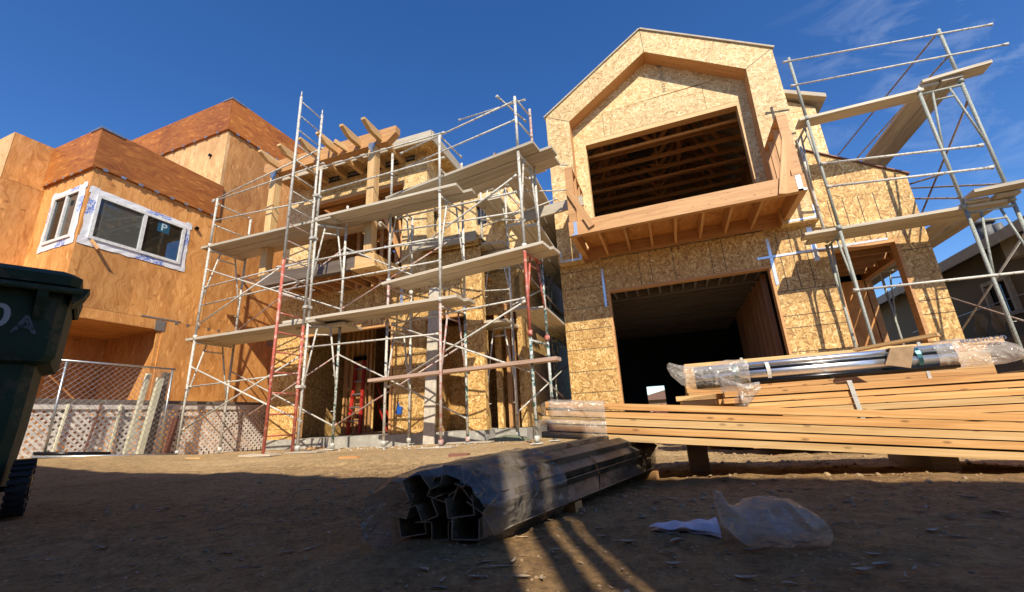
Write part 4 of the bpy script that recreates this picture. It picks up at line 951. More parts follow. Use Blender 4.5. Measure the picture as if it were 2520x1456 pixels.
# ================================================================ FENCES
FX = -8.0
Ff = thing('lattice_fence', 'weathered white diamond lattice fence with a dark top rail below the orange house', 'fence', (FX, 4.8, 0))
m = MB(); zt = .86
def clip(y0, z0, y1, z1, Y0, Y1, Z0, Z1):
    t0, t1 = 0, 1; dy, dz = y1 - y0, z1 - z0
    for p, q in ((-dy, y0 - Y0), (dy, Y1 - y0), (-dz, z0 - Z0), (dz, Z1 - z0)):
        if abs(p) < 1e-9: 
            if q < 0: return None
        else:
            t = q / p
            if p < 0: t0 = max(t0, t)
            else: t1 = min(t1, t)
    return (y0 + t0 * dy, z0 + t0 * dz, y0 + t1 * dy, z0 + t1 * dz) if t1 > t0 + .01 else None
c = -2
while c < 10:
    for s_, xo in ((1, 0), (-1, .007)):
        y0 = c if s_ == 1 else c + 1.2
        q = clip(y0 - .0, -.1, y0 + s_ * 1.2, 1.1, 2.2, 6.75, 0.0, zt)
        if q: m.beam((FX + xo, q[0], q[1]), (FX + xo, q[2], q[3]), .006, .034, (1, 0, 0), ) if False else m.beam((FX + xo, q[0], q[1]), (FX + xo, q[2], q[3]), .034, .006, (1, 0, 0))
    c += .095
m.build('lattice', LATT, Ff)
m = MB(); m.box(FX - .03, FX + .045, 2.2, 6.78, zt - .0, zt + .05); m.build('top_rail', LATTD, Ff)
m = MB(); m.box(FX + .012, FX + .03, 2.2, 6.75, zt - .09, zt - .002)
m.build('upper_slat', LATT, Ff)
for y in (2.6, 3.4, 4.2, 5.0, 5.8, 6.6):
    m = MB(); m.box(FX - .09, FX - .008, y, y + .085, 0, zt); m.build('post', LATTD, Ff)
for i, (yy, mt, tl) in enumerate(((3.42, POSTW, .06), (3.75, REDW, .1), (4.05, POSTW, .05))):
    m = MB(); m.beam((FX + .05, yy, .05), (FX + .04, yy + tl, .84), .025, .025, (0, 1, 0)); tag(m.build('stake', mt, None, (FX + .05, yy, .05)), ('pale stake leaning on the lattice fence nearest the bin', 'rust coloured thin stake leaning on the lattice fence', 'yellowish stake leaning on the lattice fence left of the pale posts')[i], 'stake')
for (y, w_, z_, l) in ((4.18, .055, 1.30, 'cream square post leaning behind the wire fence, left of two'), (4.36, .075, 1.25, 'thick speckled cream post behind the wire fence, right of two')):
    m = MB(); m.beam((FX + .24, y - .02, .04), (FX + .30, y + .06, z_), w_, w_, (0, 1, 0)); tag(m.build('concrete_post', POSTW, None, (FX + .2, y, 0)), l, 'post')
m = MB(); m.beam((FX + .15, 4.5, .02), (FX + .18, 4.56, 1.35), .08, .09, (0, 1, 0)); tag(m.build('dark_post', DARKW, None, (FX + .2, 4.5, 0)), 'dark brown post standing behind the cream posts', 'post')
m = MB(); m.beam((FX + .3, 4.68, .02), (FX + .22, 4.80, .62), .1, .02, (1, 0, 0)); tag(m.build('red_board', REDW, None, (FX + .3, 4.7, 0)), 'short reddish board leaning beside the wire fence end post', 'board')
# chain link panel
CX = -7.6
Fc = thing('chain_link_panel', 'galvanised chain link fence panel standing before the lattice fence', 'fence', (CX, 3.8, 0))
for y, t in ((3.20, .02), (4.52, .02)):
    m = MB(); m.tube((CX, y, gh(CX, y)), (CX, y - .0, 1.37), .015); m.build('post', GALV, Fc)
m = MB(); m.tube((CX, 3.0, 1.385), (CX, 4.56, 1.385), .014); m.build('top_rail', GALV, Fc)
m = MB(); c = 1.5
while c < 6.5:
    for s_, xo in ((1, .002), (-1, -.002)):
        y0 = c; q = clip(y0, .0, y0 + s_ * 1.6, 1.6, 3.02, 4.52, .1, 1.37)
        if q: m.tube((CX + xo, q[0], q[1]), (CX + xo, q[2], q[3]), .0021, n=4, cap=False)
    c += .078
m.build('wire_mesh', GALV, Fc)
m = MB(); m.tube((-7.5, 3.05, .17), (-6.9, 4.35, .07), .018); tag(m.build('pipe', GALV, None, (-7.2, 3.7, .1)), 'grey pipe lying on the soil in front of the wire fence', 'pipe')
m = MB(); m.tube((-7.62, 3.1, .21), (-7.3, 3.75, .15), .022); tag(m.build('pipe', BLACKM, None, (-7.4, 3.4, .17)), 'dark pipe lying on the soil between bin and wire fence', 'pipe')

# ================================================================ NEIGHBOUR HOUSE ON THE RIGHT
Hn = thing('stucco_house', 'tan stucco neighbour house with a dark eave at the right edge behind the scaffold', 'house', (6.5, 10, 0))
m = MB(); m.box(6.2, 12, 7.0, 10.3, -.1, 3.0); m.box(6.2, 12, 10.3, 11.0, -.1, 1.75); m.box(6.2, 12, 10.3, 11.0, 2.35, 3.0); m.box(6.2, 12, 11.0, 20, -.1, 3.0); m.build('wall', STUC, Hn)
m = MB(); m.prism([(5.8, 6.9, 2.98), (5.8, 6.9, 3.06), (9, 6.9, 4.6), (12.5, 6.9, 3.1), (12.5, 6.9, 3.0)], (0, 14, 0)); m.build('roof', ROOFM, Hn)
m = MB(); m.box(5.78, 5.798, 6.88, 21, 2.86, 3.05); m.build('fascia', TRIM, Hn)
m = MB(); m.box(6.12, 6.199, 10.3, 10.36, 1.75, 2.35); m.box(6.12, 6.199, 10.94, 11.0, 1.75, 2.35); m.box(6.12, 6.199, 10.3, 11.0, 2.352, 2.42); m.box(6.12, 6.199, 10.3, 11.0, 1.68, 1.748); m.box(6.13, 6.19, 10.62, 10.66, 1.75, 2.35)
wf = m.build('window', TRIM, Hn); m = MB(); m.box(6.21, 6.22, 10.3, 11.0, 1.75, 2.35); m.build('pane', DGLASS, wf)
for y in (8.7, 9.6): m = MB(); m.box(6.0, 6.2, y, y + .3, 2.6, 2.98); m.build('eave_bracket', TRIM, Hn)
m = MB(); m.tube((6.3, 10.6, 3.1), (6.3, 10.6, 3.55), .12); m.tube((6.3, 10.6, 3.55), (6.3, 10.6, 3.62), .17); m.tube((6.25, 10.2, 3.1), (6.25, 10.2, 3.4), .07); m.build('roof_vent', simple('grey_vent_metal', (.16, .16, .16), .6), Hn)
for y, z in ((13.7, 3.25), (14.2, 3.2)): m = MB(); m.tube((6.1, y, 2.95), (6.1, y, z), .05); m.build('roof_vent', GALV, Hn)
for i, (y, z) in enumerate(((9.6, 1.75), (10.1, 1.72), (8.6, 1.8))):
    m = MB(); m.smooth = True; rows = [[(5.5 + .05 * math.sin(j * 2 + k), y + j * .07, z - k * .09 + .02 * math.sin(j)) for j in range(5)] for k in range(6)]; m.grid(rows)
    tag(m.build('hanging_cloth', simple('tan_cloth', (.33, .28, .2), .9), None, (5.5, y, z)), ('tan cloth hanging on the line below the neighbour window, left of three', 'tan cloth hanging in the middle under the neighbour window', 'tan cloth hanging nearest the right edge of the picture')[i], 'cloth')
m = MB(); m.tube((5.48, 7.6, 1.82), (5.48, 12.5, 1.77), .008); tag(m.build('clothes_line', GALV, None, (5.48, 9, 1.8)), 'thin line stretched along the neighbour house holding tan cloths', 'line')
m = MB(); m.box(5.2, 5.25, 6.5, 13, 0, 1.1); m.box(5.19, 5.26, 6.5, 13, 1.1, 1.14); tag(m.build('board_fence', DARKW, None, (5.2, 9, 0)), 'low dark fence between the right scaffold and the neighbour house', 'fence')
# far house seen through the garage
Hf = thing('distant_house', 'small distant house with a brown gable seen through the back of the garage', 'house', (-.7, 26, 0))
m = MB(); m.box(-2.3, 2.5, 26, 30, 0, .95); m.build('wall', STUC, Hf)
m = MB(); m.prism([(-2.6, 25.8, .93), (.0, 25.8, 1.55), (2.8, 25.8, .93)], (0, 5, 0)); m.build('roof', simple('brown_roof', (.22, .13, .1), .9), Hf)
m = MB(); m.box(-1.9, -.2, 22, 22.1, 0, .62); tag(m.build('block_wall', simple('red_white_boxes', (.4, .1, .1), .8, 0, ((.7, .7, .7), .5), 6), None, (-1, 22, 0)), 'red and white stack seen low through the back of the garage', 'stack')

# ================================================================ LUMBER
def wrapm(m, rings, n, amp): pass
def kf(v): return EYE + (Vector(v) - EYE) * .86
L1 = thing('lumber_bundle', 'nearest stack of long fir boards with a plastic wrapped left end', 'lumber', (1.2, 2.5, 0))
pl, pr_ = Vector((-.72, 2.34, .20)), Vector((2.1, 2.683, -.041))
dl = (pr_ - pl).normalized(); sdv = Vector((-dl.y, dl.x, 0)).normalized()
for k in range(5):
    for j in range(5):
        a = pl + Vector((0, 0, .018 + k * .0405)) + sdv * (.045 + j * .093) + dl * random.uniform(0, .05); 
        if j == 0: a += sdv * random.uniform(-.010, .010)
        b_ = pr_ + Vector((0, 0, .018 + k * .0405)) + sdv * (.045 + j * .093)
        a -= Vector((0, 0, 0)); mm = (a + b_) / 2 - Vector((0, 0, .012)); m = MB(kf); m.fixr = random.random(); m.beam(a + Vector((0, 0, random.uniform(-.001, .001))), b_ + Vector((0, 0, random.uniform(-.003, .003))), .088, .0350 - random.random() * .003); m.build('board', random.choice((FIRL, FIRL, FIRL, FIRP)), L1)
KP = [(-1.0, -.15), (-.86, .5), (-.5, .84), (-.05, 1.0), (.42, .95), (.8, .6), (1.0, .05), (.97, -.6), (.75, -.95), (.1, -1.0), (-.75, -.97), (-.98, -.6)]
def polyat(P, u):
    L = [math.dist(P[i], P[(i + 1) % len(P)]) for i in range(len(P))]; d = u * sum(L)
    for i, l in enumerate(L):
        if d <= l or i == len(L) - 1:
            a, b = P[i], P[(i + 1) % len(P)]; t = d / l; return a[0] + (b[0] - a[0]) * t, a[1] + (b[1] - a[1]) * t
        d -= l
def sleeve(name, path, prof, mat, parent, amp=.006, closed_end=None, n=34, seed=0, poly=None, xf=None):
    """closed tube of plastic: path points with (w, h) scale; prof superellipse"""
    m = MB(xf); m.smooth = True; rows = []
    for (c, w_, h_, sd_, up) in path:
        r_ = []
        for k in range(n):
            t = 2 * math.pi * k / n; ct, st = math.cos(t), math.sin(t); e = prof
            x = abs(ct) ** e * (1 if ct > 0 else -1) * w_ / 2; y = abs(st) ** e * (1 if st > 0 else -1) * h_ / 2
            if poly: x, y = polyat(poly, k / n); x *= w_ / 2; y *= h_ / 2
            p = Vector(c) + sd_ * x + up * y
            if poly:
                t_ = (Vector(c) - na).dot(kd); p += kd * (x + .14) * .55 * max(0, min(1, (.36 - t_) / .34))
            nn = noise.noise(p * 21 + Vector((seed, 0, 0))) * amp + noise.noise(p * 60 + Vector((0, seed, 0))) * amp * .5
            p += (p - Vector(c)).normalized() * nn; r_.append(p)
        rows.append(r_)
    m.grid(rows, True)
    return m.build(name, mat, parent)
Zv = Vector((0, 0, 1))
def pth(a, b, n, w_, h_, sdd, taper=()):
    out = []
    for i in range(n):
        t = i / (n - 1); s_ = 1
        for (t0, v) in taper:
            if t < t0: s_ = min(s_, v + (1 - v) * (t / t0) ** .6)
        c_ = Vector(a) * (1 - t) + Vector(b) * t
        out.append((c_, w_ * s_, h_ * s_, sdd, Zv))
    return out
cc = sdv * .23
for kk, (dz, hh, ex) in enumerate(((.155, .115, -.02), (.055, .115, -.06))):
    a = pl + cc + Vector((0, 0, dz)) + dl * ex; b_ = pl + cc + Vector((0, 0, dz)) + dl * .36
    sleeve('plastic_wrap', pth(a, b_, 26, .50, hh, sdv, ((.22, .35),)), .35, WRAP, L1, .009, seed=kk * 5, xf=kf)
# dunnage under it
for x, zt_, l in ((.02, .165, 'dark bearer timber under the left half of the nearest board stack'), (.95, .075, 'dark bearer timber under the right half of the nearest board stack')):
    m = MB(); m.box(x, x + .09, 2.34, 2.75, .0, zt_); tag(m.build('timber_bearer', DARKW, None, (x, 2.4, 0)), l, 'bearer')
# second stack
L2 = thing('lumber_bundle', 'middle stack of fir boards with two pale straps and a stepped left end', 'lumber', (1.8, 3.3, 0))
for k in range(9):
    for j in range(5):
        x0 = .40 + max(0, (4 - k)) * .0 + (k < 7) * (.10 * (6 - k) if j == 0 else .02 * j) + random.uniform(0, .05) - (.12 if k > 6 else 0); y = 3.16 + j * .095 + (random.uniform(-.005, .005) if j == 0 else 0)
        z = .045 + k * .0405 + .02
        m = MB(); m.beam((x0, y, z + .0), (4.6, y - random.uniform(-.01, .01), z + random.uniform(-.003, .003)), .09, .0355 - random.random() * .003); m.build('board', random.choice((FIRL, FIRP)), L2)
for x in (1.02, 1.98):
    m = MB(); m.prism([(x - .012, 3.105, .03), (x + .012, 3.105, .03), (x - .018, 3.105, .424), (x - .042, 3.105, .424)], (0, -.002, 0)); m.box(x - .042, x - .018, 3.105, 3.6, .424, .426); m.build('strap', STRAPP, L2)
L2b = thing('lumber_bundle', 'loose offcut boards heaped at the left end of the middle stack', 'lumber', (.3, 3.5, 0))
for k in range(8):
    x0 = .02 + random.uniform(-.02, .06); m = MB(); m.beam((x0, 3.68 + random.random() * .1, .1 + k * .042), (x0 + .9, 3.75, .1 + k * .042), .2, .036); m.build('board', random.choice((FIR, FIRP)), L2b)
# third stack behind
L3 = thing('lumber_bundle', 'rear stack of pale fir boards behind the steel pipes', 'lumber', (1.8, 4.1, 0))
for k in range(7):
    for j in range(4):
        m = MB(); y = 3.98 + j * .12; z = .40 + k * .0405 + .02; x0 = .10 + random.uniform(0, .02)
        m.beam((x0, y, z), (2.1 + (k == 6) * .1, y, z + .0), .115, .0385); m.build('board', random.choice((FIRP, FIRL)), L3)
m = MB(); m.beam((.2, 4.1, .2), (2.1, 4.1, .2), .45, .38); m.build('lower_boards', FIR, L3)
for x in (.55, 1.72): m = MB(); m.box(x, x + .02, 3.918, 3.920, .40, .695); m.build('strap', STRAPP, L3)
m = MB(); m.beam((1.28, 3.75, .66), (1.66, 3.50, .69), .09, .02); tag(m.build('loose_board', FIRP, None, (1.9, 3.9, .75)), 'loose board lying crooked on top of the rear lumber stack', 'board')
# steel pipes
SPp = thing('steel_pipe_bundle', 'bundle of shiny steel pipes with blue bands and plastic wrapped ends lying on the boards', 'pipes', (1.4, 3.4, .45))
pa, pb = Vector((.16, 3.36, .525)), Vector((1.62, 3.36, .54))
dp = (pb - pa).normalized()
for (dy, dz, r_, mt) in ((-.015, -.008, .046, CHROME), (-.04, -.058, .019, BLACKM), (-.02, .052, .022, CHROME), (.0, -.06, .02, BLACKM), (.045, .0, .028, CHROME), (.03, .045, .018, BLACKM), (.045, -.05, .02, BLACKM), (-.045, .02, .012, BLACKM)):
    m = MB(); m.tube(pa + Vector((0, dy, dz)), pb + Vector((0, dy, dz)), r_, n=16); m.build('pipe', mt, SPp)
for x in (.42, .62, 1.44):
    m = MB(); q = pa + dp * (x - .16)
    n = 20
    rows = [[q + Vector((dx_, math.cos(t) * .07, math.sin(t) * .076)) for dx_ in (-.012, .012)] for t in [2 * math.pi * k / n for k in range(n + 1)]]
    m.grid(rows); m.build('band', TEALS if x != .62 else STRAPP, SPp)
m = MB(); m.prism([(1.25, 3.272, .51), (1.37, 3.272, .48), (1.42, 3.272, .61), (1.30, 3.272, .61)], (0, .01, 0)); m.box(1.30, 1.42, 3.284, 3.46, .605, .612); m.build('cardboard_sleeve', simple('brown_cardboard', (.42, .29, .17), .9), SPp)
Yv = Vector((0, 1, 0))
sleeve('plastic_wrap', [(Vector((-.02, 3.36, .62)), .03, .03, Yv, Zv), (Vector((0.0, 3.36, .60)), .10, .09, Yv, Zv), (Vector((.06, 3.36, .56)), .14, .12, Yv, Zv), (Vector((.14, 3.36, .53)), .17, .16, Yv, Zv), (Vector((.25, 3.36, .525)), .2, .17, Yv, Zv), (Vector((.38, 3.36, .53)), .21, .2, Yv, Zv), (Vector((.5, 3.36, .535)), .18, .18, Yv, Zv)], .8, WRAP, SPp, .02)
sleeve('plastic_wrap', [(Vector((.30, 3.22, .47)), .02, .10, Yv, Zv), (Vector((.36, 3.14, .40)), .04, .16, Yv, Zv), (Vector((.42, 3.10, .38)), .04, .14, Yv, Zv), (Vector((.52, 3.12, .43)), .03, .05, Yv, Zv)], .8, WRAP, SPp, .02, seed=4)
sleeve('plastic_wrap', [(pa + dp * s_ + Vector((0, 0, dz)), w_, w_ * .86, Yv, Zv) for s_, w_, dz in ((1.36, .17, 0), (1.42, .19, .01), (1.5, .20, .012), (1.6, .175, .0), (1.7, .155, -.005), (1.76, .11, -.01), (1.79, .03, -.01))], .85, WRAP, SPp, .008, seed=8)
text('INGLEWOOD', .034, NAVY, SPp, frame_mat((1.74, 3.262, .612), (1, 0, .02), (0, .5, 1)), bold=.001)
# plastic lining between the pipes and rear stack
sleeve('plastic_sheet', [(Vector((.75 + i * .12, 3.46, .58 + .012 * math.sin(i * 1.7))), .03, .05 + .02 * math.sin(i), Yv, Zv) for i in range(9)], .8, WRAP, SPp, .012, seed=3)

# ================================================================ METAL CHANNEL BUNDLE
KB = thing('metal_channel_bundle', 'bundle of dusty folded metal channels wrapped in torn plastic, lying on the shaded dirt', 'metal bundle', (-.6, 1.5, 0))
na, nb = Vector((-.665, 1.035, .090)), Vector((-.25, 2.38, .118))
kd = (nb - na).normalized(); ks = Vector((kd.y, -kd.x, 0)).normalized(); ku = ks.cross(kd).normalized()
def chan(cx, cz, ang, prof, l0=0, l1=1.0, t=.0026):
    pts = []; 
    for (x, z) in prof:
        ca, sa = math.cos(ang), math.sin(ang); pts.append((cx + x * ca - z * sa, cz + x * sa + z * ca))
    m = MB(); rr = random.random(); A = na + (nb - na) * l0; B = na + (nb - na) * l1
    for (p, q) in zip(pts, pts[1:]):
        d = Vector((q[0] - p[0], q[1] - p[1])); 
        if d.length < 1e-6: continue
        nn = Vector((-d.y, d.x)).normalized() * t
        def W(o, x, z): return o + ks * x + ku * z
        P4 = [W(A, *p), W(A, *q), W(A, q[0] + nn.x, q[1] + nn.y), W(A, p[0] + nn.x, p[1] + nn.y)]
        m.prism(P4, B - A); m.mi[-6] = m.mi[-5] = 1
    m.r = [rr] * len(m.r)
    for i_, v in enumerate(m.v):
        t_ = (v - na).dot(kd)
        if t_ < .3: m.v[i_] = v + kd * ((v - na).dot(ks) + .13) * .55
    m.build('channel', [STUD, STUDE], KB)
ZP = ((-.045, .0), (-.045, .028), (-.0, .028), (.0, -.028), (.045, -.028), (.045, 0))
HATP = ((-.05, -.022), (-.028, -.022), (-.022, .022), (.022, .022), (.028, -.022), (.05, -.022))
CP = ((-.03, .02), (-.03, -.02), (.03, -.02), (.03, .02))
HAT2 = ((-.055, -.03), (-.03, -.03), (-.022, .026), (.022, .026), (.03, -.03), (.055, -.03))
UP_ = ((-.034, .03), (-.034, -.022), (.034, -.022), (.034, .03))
ZB_ = ((-.062, .022), (-.022, .022), (-.022, -.024), (.022, -.024), (.022, .022), (.05, .022))
lay = [(-.098, -.058, .12, UP_), (-.018, -.066, 0, ZB_), (.062, -.062, -.05, UP_), (.122, -.04, -1.1, UP_), (-.112, .005, 1.25, UP_), (-.045, -.012, .35, ZB_), (.045, -.008, .1, UP_), (.105, .015, .9, UP_), (-.07, .055, .45, HAT2), (.012, .074, .0, HAT2), (.088, .056, -.45, HAT2), (-.015, .03, -.4, UP_), (.06, .035, .6, ZB_)]
for i, (x, z, a, p) in enumerate(lay): chan(x, z, a, p, random.uniform(0, .03), random.uniform(.93, 1.0))
# punched slots on the upper flats
m = MB()
for i in range(46):
    t = .36 + i * .0125; o = na + (nb - na) * t
    for (x, z) in ((.01, .0995), (-.085, .0775)): c_ = o + ks * x + ku * z; m.beam(c_ - kd * .002, c_ + kd * .002, .008, .001, ku)
m.build('slot_marks', BLACKM, KB)
for t in (.52, .86):
    o = na + (nb - na) * t; m = MB(); n = 24; rows = []
    for k in range(n + 1):
        th = 2 * math.pi * k / n; ex = .55; x, z = polyat(KP, k / n % 1.0); x *= .152; z *= .106
        rows.append([o + kd * e + ks * x + ku * z for e in (-.004, .004)])
    m.grid(rows); m.build('band', BLACKM, KB)
def ksl(lst, seed, amp, closed=False): return sleeve('plastic_wrap', [(na + (nb - na) * t + ks * dx + ku * dz, w_, h_, ks, ku) for t, w_, h_, dx, dz in lst], .62, WRAPD if closed else WRAP, KB, amp, seed=seed, n=60, poly=KP)
WRAPD = film('dusty_plastic_wrap', (.21, .175, .14), .14, 9, (.40, .62, .92))
ksl([(-.045, .30, .185, -.006, -.002), (-.03, .305, .205, -.004, .004), (-.01, .31, .212, 0, .004), (.03, .315, .218, 0, .003), (.07, .318, .218, 0, .003), (.12, .315, .216, 0, .003), (.17, .312, .214, 0, .003), (.21, .31, .212, 0, .003), (.25, .31, .212, 0, .003), (.29, .308, .212, 0, .003), (.32, .31, .214, 0, .003), (.335, .318, .224, 0, .003), (.345, .31, .214, 0, .003)], 2, .014, True)
ksl([(.86, .27, .16, 0, 0), (.92, .285, .17, 0, 0), (.98, .27, .16, 0, 0), (1.03, .22, .14, 0, 0), (1.05, .05, .04, 0, -.01)], 6, .01, True)
for i, (t, l) in enumerate(((.40, 'rotten wood block under the front of the metal bundle'), (.90, 'wood block under the far end of the metal bundle'))):
    o = na + (nb - na) * t; m = MB(); c_ = Vector((o.x, o.y, 0)); m.beam(c_ - ks * .13 + Vector((0, 0, .01)), c_ + ks * (.15 + .02 * i) + Vector((0, 0, .012)), .045, .04 if i == 0 else .06); tag(m.build('wood_block', FIR, None, c_), l, 'block')

# ================================================================ BAG, PAPER, LEAVES
m = MB(); m.smooth = True; rows = []; NB = 64
prof = [(-.145, .088, .150, .012), (-.138, .076, .148, .02), (-.125, .046, .138, .04), (-.105, .020, .118, .06), (-.08, .006, .112, .075), (-.05, .0, .116, .088), (-.01, -.002, .126, .10), (.03, -.004, .124, .105), (.07, -.008, .114, .1), (.105, -.010, .096, .085), (.13, -.004, .072, .06), (.145, .012, .045, .03), (.150, .026, .032, .008)]
bc = Vector((.165, 1.22, 0)); bx = Vector((math.cos(rad(16)), math.sin(rad(16)), 0)); by = Vector((-bx.y, bx.x, 0))
def lerp(L, t):
    f = t * (len(L) - 1); i = min(int(f), len(L) - 2); k = f - i; return [a * (1 - k) + b * k for a, b in zip(L[i], L[i + 1])]
for i in range(111):
    x, zb, zt_, d = lerp(prof, i / 110); zb = max(zb, -.001) ; r_ = []
    for k in range(NB):
        t = 2 * math.pi * k / NB; ct, st = math.cos(t), math.sin(t)
        p = bc + bx * (x * .80) + by * (ct * d * .8) + Zv * .84 * ((zb + zt_) / 2 + math.copysign(abs(st) ** .8, st) * (zt_ - zb) / 2 * .94)
        q = p * 16; f = noise.noise(q) * .012 + (1 - abs(noise.noise(p * 17 + Vector((3, 1, 2)))) * 2.2) ** 3 * .007 - .003
        p += (p - (bc + bx * x + Zv * .05)).normalized() * f; p.z = max(p.z, gh(p.x, p.y) + .001); r_.append(p)
    rows.append(r_)
m.grid(rows, True); tag(m.build('plastic_bag', BAG, None, bc), 'empty crumpled clear plastic bag lying on the shaded dirt', 'bag')
m = MB(); rows = []
pc = [onp for onp in (atZ((1600, 1310), .004), atZ((1640, 1294), .008), atZ((1745, 1300), .008), atZ((1788, 1312), .006), atZ((1752, 1330), .004))]
for layer in (0, 1):
    rows = []
    for i in range(15):
        s_ = i / 14; r_ = []
        for j in range(6):
            t = j / 5; a = Vector(atZ((1598 + 180 * s_, 1311 + 18 * s_), 0)); b_ = Vector(atZ((1640 + 122 * s_, 1299 + 4 * s_), 0)); p = a * (1 - t) + b_ * t
            p.z = gh(p.x, p.y) + .003 + layer * (.008 + .018 * math.sin(math.pi * t) * (.25 + s_)) + .0025 * math.sin(s_ * 17 + t * 5); r_.append(p)
        rows.append(r_)
    m.grid(rows)
m.smooth = True; tag(m.build('paper_sleeve', PAPER, None, rows[7][2]), 'folded pale lavender paper sleeve lying flat beside the plastic bag', 'paper')
def leaf(m, x, y, L, w_, ang, curl, z=None):
    z = gh(x, y) + .002 if z is None else z; n = 6; r = random.random(); rows = []
    for i in range(n + 1):
        s_ = i / n; ww = w_ * math.sin(math.pi * (s_ * .92 + .04)) ; xx = (s_ - .5) * L; zz = z + curl * (2 * s_ - 1) ** 2 * L * .35
        ca, sa = math.cos(ang), math.sin(ang); bend = .12 * L * math.sin(s_ * 3)
        rows.append([(x + xx * ca - (k * ww + bend) * sa, y + xx * sa + (k * ww + bend) * ca, zz + abs(k) * ww * .6) for k in (-.5, 0, .5)])
    m.grid(rows, False, r)
m = MB(); m.smooth = True
for _ in range(3600):
    x = random.uniform(-2.4, 2.4); y = random.uniform(.55, 3.6) ; L = .006 + .038 * random.random() ** 2.2
    if noise.noise(Vector((x * 1.5, y * 1.5, 0))) < -.15: continue
    leaf(m, x, y, L, L * random.uniform(.1, .35), random.uniform(-.6, .6) + random.choice((0, 0, 1.5)), random.random() * .6)
tag(m.build('leaf_litter', LEAF), 'bits of dry leaf and twig scattered over the dirt', 'leaf litter', kind='stuff')
m = MB()
for _ in range(2600):
    x = random.uniform(-2.4, 2.0); y = random.uniform(.55, 3.4); a = random.uniform(-.9, .9); L = random.uniform(.008, .03); z = gh(x, y)
    d = Vector((math.cos(a), math.sin(a), random.uniform(-.1, .25))) * L; p = Vector((x, y, z + .001)); q = p + d * .5 + Vector((0, 0, L * .1)); m.tube(p, q, .0006, n=3, cap=False); m.tube(q, p + d, .0006, .0003, n=3, cap=False)
tag(m.build('dry_grass_bits', simple('dry_straw', (.30, .23, .14), .9)), 'dry straw strewn over the dirt', 'straw', kind='stuff')
big = [((1205 + 20, 1395), 'twig'), ((1835, 1418), 'leaf'), ((1660, 1395), 'leaf'), ((2130, 1418), 'leaf'), ((2300, 1315), 'leaf'), ((605, 1393), 'twig'), ((250, 1360), 'leaf'), ((1545, 1335), 'leaf'), ((1850, 1357), 'leaf'), ((565, 1258 + 5), 'leaf'), ((390, 1262), 'leaf')]
desc = ['curled dry leaf near the middle of the bottom edge', 'pale dry leaf at the bottom below the plastic bag', 'small curled leaf below the paper sleeve', 'broad pale leaf near the bottom right', 'thin dry leaf on the dirt at the far right', 'long pale twig lying at the bottom left', 'dark curled leaf at the far left below the bin', 'brown leaf just under the paper sleeve', 'pale sliver of leaf right below the plastic bag', 'flat brown leaf in the shade left of the metal bundle', 'brown leaf on the dirt to the right of the bin wheel']
for ((px, py), kd_), l in zip(big, desc):
    p = atZ((px, py), .0); m = MB(); m.smooth = True
    if kd_ == 'leaf': leaf(m, p.x, p.y, .045, .014, random.uniform(-.4, .4) + .3, .5)
    else: leaf(m, p.x, p.y, .09, .006, .3, .1)
    tag(m.build('dry_leaf' if kd_ == 'leaf' else 'twig', LEAF, None, p), l, kd_, 'fallen leaves on the dirt')

# ================================================================ BIN
BA = rad(-25); BO = Vector((-2.96, .93, 0)); BR = Matrix.Rotation(BA, 3, 'Z')
def bf(v): return BR @ Vector(v) + BO
BN = thing('wheeled_bin', 'dark green wheeled rubbish bin in the shade at the left edge of the picture', 'bin', BO)
def ring(x0, x1, y0, y1, z, b=.035): return [(x0 + b, y0, z), (x1 - b, y0, z), (x1, y0 + b, z), (x1, y1 - b, z), (x1 - b, y1, z), (x0 + b, y1, z), (x0, y1 - b, z), (x0, y0 + b, z)]
def shell(m, rs):
    for a, b in zip(rs, rs[1:]):
        n = len(a)
        for i in range(n):
            j = (i + 1) % n; m.face([a[i], a[j], b[j], b[i]], [(0, 0), (1, 0), (1, 1), (0, 1)], .5)
m = MB(bf)
shell(m, [ring(-.50, -.03, -.17, .17, .10), ring(-.53, -.01, -.19, .185, .40), ring(-.55, 0, -.20, .187, .685), ring(-.57, .025, -.24, .235, .70), ring(-.575, .03, -.25, .247, .73), ring(-.60, .05, -.27, .25, 1.04)]); m.face(ring(-.50, -.03, -.17, .17, .10)[::-1], [(0, 0)] * 8)
m.build('body', GREENB, BN)
m = MB(bf); shell(m, [ring(-.61, .055, -.29, .26, 1.035), ring(-.63, .075, -.31, .272, 1.04), ring(-.63, .08, -.31, .275, 1.07), ring(-.61, .06, -.30, .27, 1.075)]); m.build('rim', GREENB, BN)
m = MB(bf); shell(m, [ring(-.64, .085, -.32, .275, 1.077), ring(-.64, .09, -.32, .28, 1.125), ring(-.58, .03, -.28, .24, 1.16)]); m.face(ring(-.58, .03, -.28, .24, 1.16), [(0, 0)] * 8)
m.build('lid', GREENB, BN)
for y in (.14, -.18):
    m = MB(bf); m.prism([(.052, y, 1.06), (.115, y, 1.06), (.10, y, 1.0), (.045, y, .90)], (0, .035, 0)); m.build('handle_bracket', GREENB, BN)
m = MB(bf); m.prism([(-.06, .25, 1.07), (-.06, .315, 1.075), (-.06, .30, 1.03), (-.06, .262, .985)], (.13, 0, 0)); m.tube((.10, -.22, 1.045), (.10, .29, 1.045), .015); m.build('handle', GREENB, BN)
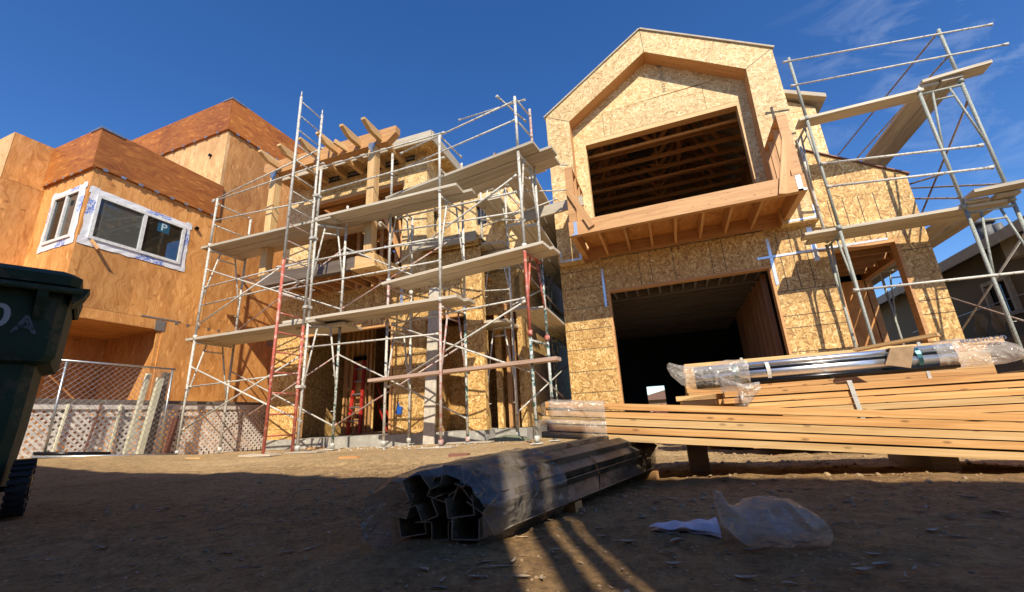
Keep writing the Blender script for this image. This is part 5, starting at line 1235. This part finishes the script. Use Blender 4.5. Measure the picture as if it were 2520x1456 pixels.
for y0 in (.205, -.27):
    m = MB(bf); m.tube((-.06, y0, .125), (-.06, y0 + .06, .125), .117, n=28)
    for k in range(24):
        t = 2 * math.pi * k / 24; c_ = Vector((-.06 + math.cos(t) * .12, y0 + .03, .125 + math.sin(t) * .12)); m.beam(c_ + Vector((0, -.035, 0)), c_ + Vector((0, .035, 0)), .017, .012, (math.cos(t), 0, math.sin(t)))
    wl = m.build('wheel', RUB, BN); m = MB(bf); m.tube((-.06, y0 - .006, .125), (-.06, y0 + .066, .125), .05, n=18); m.build('hub', BLACKM, wl)
m = MB(bf); m.tube((-.06, -.21, .125), (-.06, .205, .125), .012); m.build('axle', BLACKM, BN)
for ch, y, z, sz in (('0', .035, .90, .15), ('A', .125, .865, .12)):
    text(ch, sz, PAINTW if ch == '0' else PAINTF, BN, frame_mat(bf((.0315 + .02 * (z - .73) / .31 + .002, y, z)), BR @ Vector((0, 1, 0)), BR @ Vector((.066, 0, 1))), 'stencil_mark', bold=.003)
# ================================================================ ADDED SHADE SCREEN BEHIND THE CAMERA (unseen, shapes foreground shade and light streaks)
Hd = thing('added_shade_screen', 'added unseen board screen with slits behind the viewer, casting foreground shade and light streaks', 'fence', (0, -1.2, 0))
m = MB(); slits = [(.735, .825, 1.0, 2.95), (.885, .92, 1.2, 2.75), (.965, .99, 1.2, 2.6)]
edges = [-9.0]
while edges[-1] < 7: edges.append(edges[-1] + .16)
def ht(x): return 3.27 + (2.1 - x) * .135 if x > -3 else 3.95
def hole(a, b):
    segs = [(a, b)]
    for s0, s1, _, _ in slits:
        new = []
        for (p, q) in segs:
            if s1 <= p or s0 >= q: new.append((p, q)); continue
            if s0 > p: new.append((p, s0))
            if s1 < q: new.append((s1, q))
        segs = new
    return segs
for a, b in zip(edges, edges[1:]):
    t = ht((a + b) / 2) + random.uniform(-.02, .02)
    for p, q in hole(a, b): m.box(p, q, -1.225, -1.2, .02, t)
for s0, s1, z0, z1 in slits: m.box(s0, s1, -1.226, -1.201, .02, z0); m.box(s0, s1, -1.226, -1.201, z1, ht(s0))
m.build('shade_screen_boards', SCREENW, Hd)
for x in (-8, -5.5, -3, -.8, 1.6, 4, 6.5): m = MB(); m.box(x, x + .09, -1.32, -1.23, 0, ht(x) - .1); m.build('post', SCREENW, Hd)
for o in bpy.data.objects:
    if '_o' in o: del o['_o']
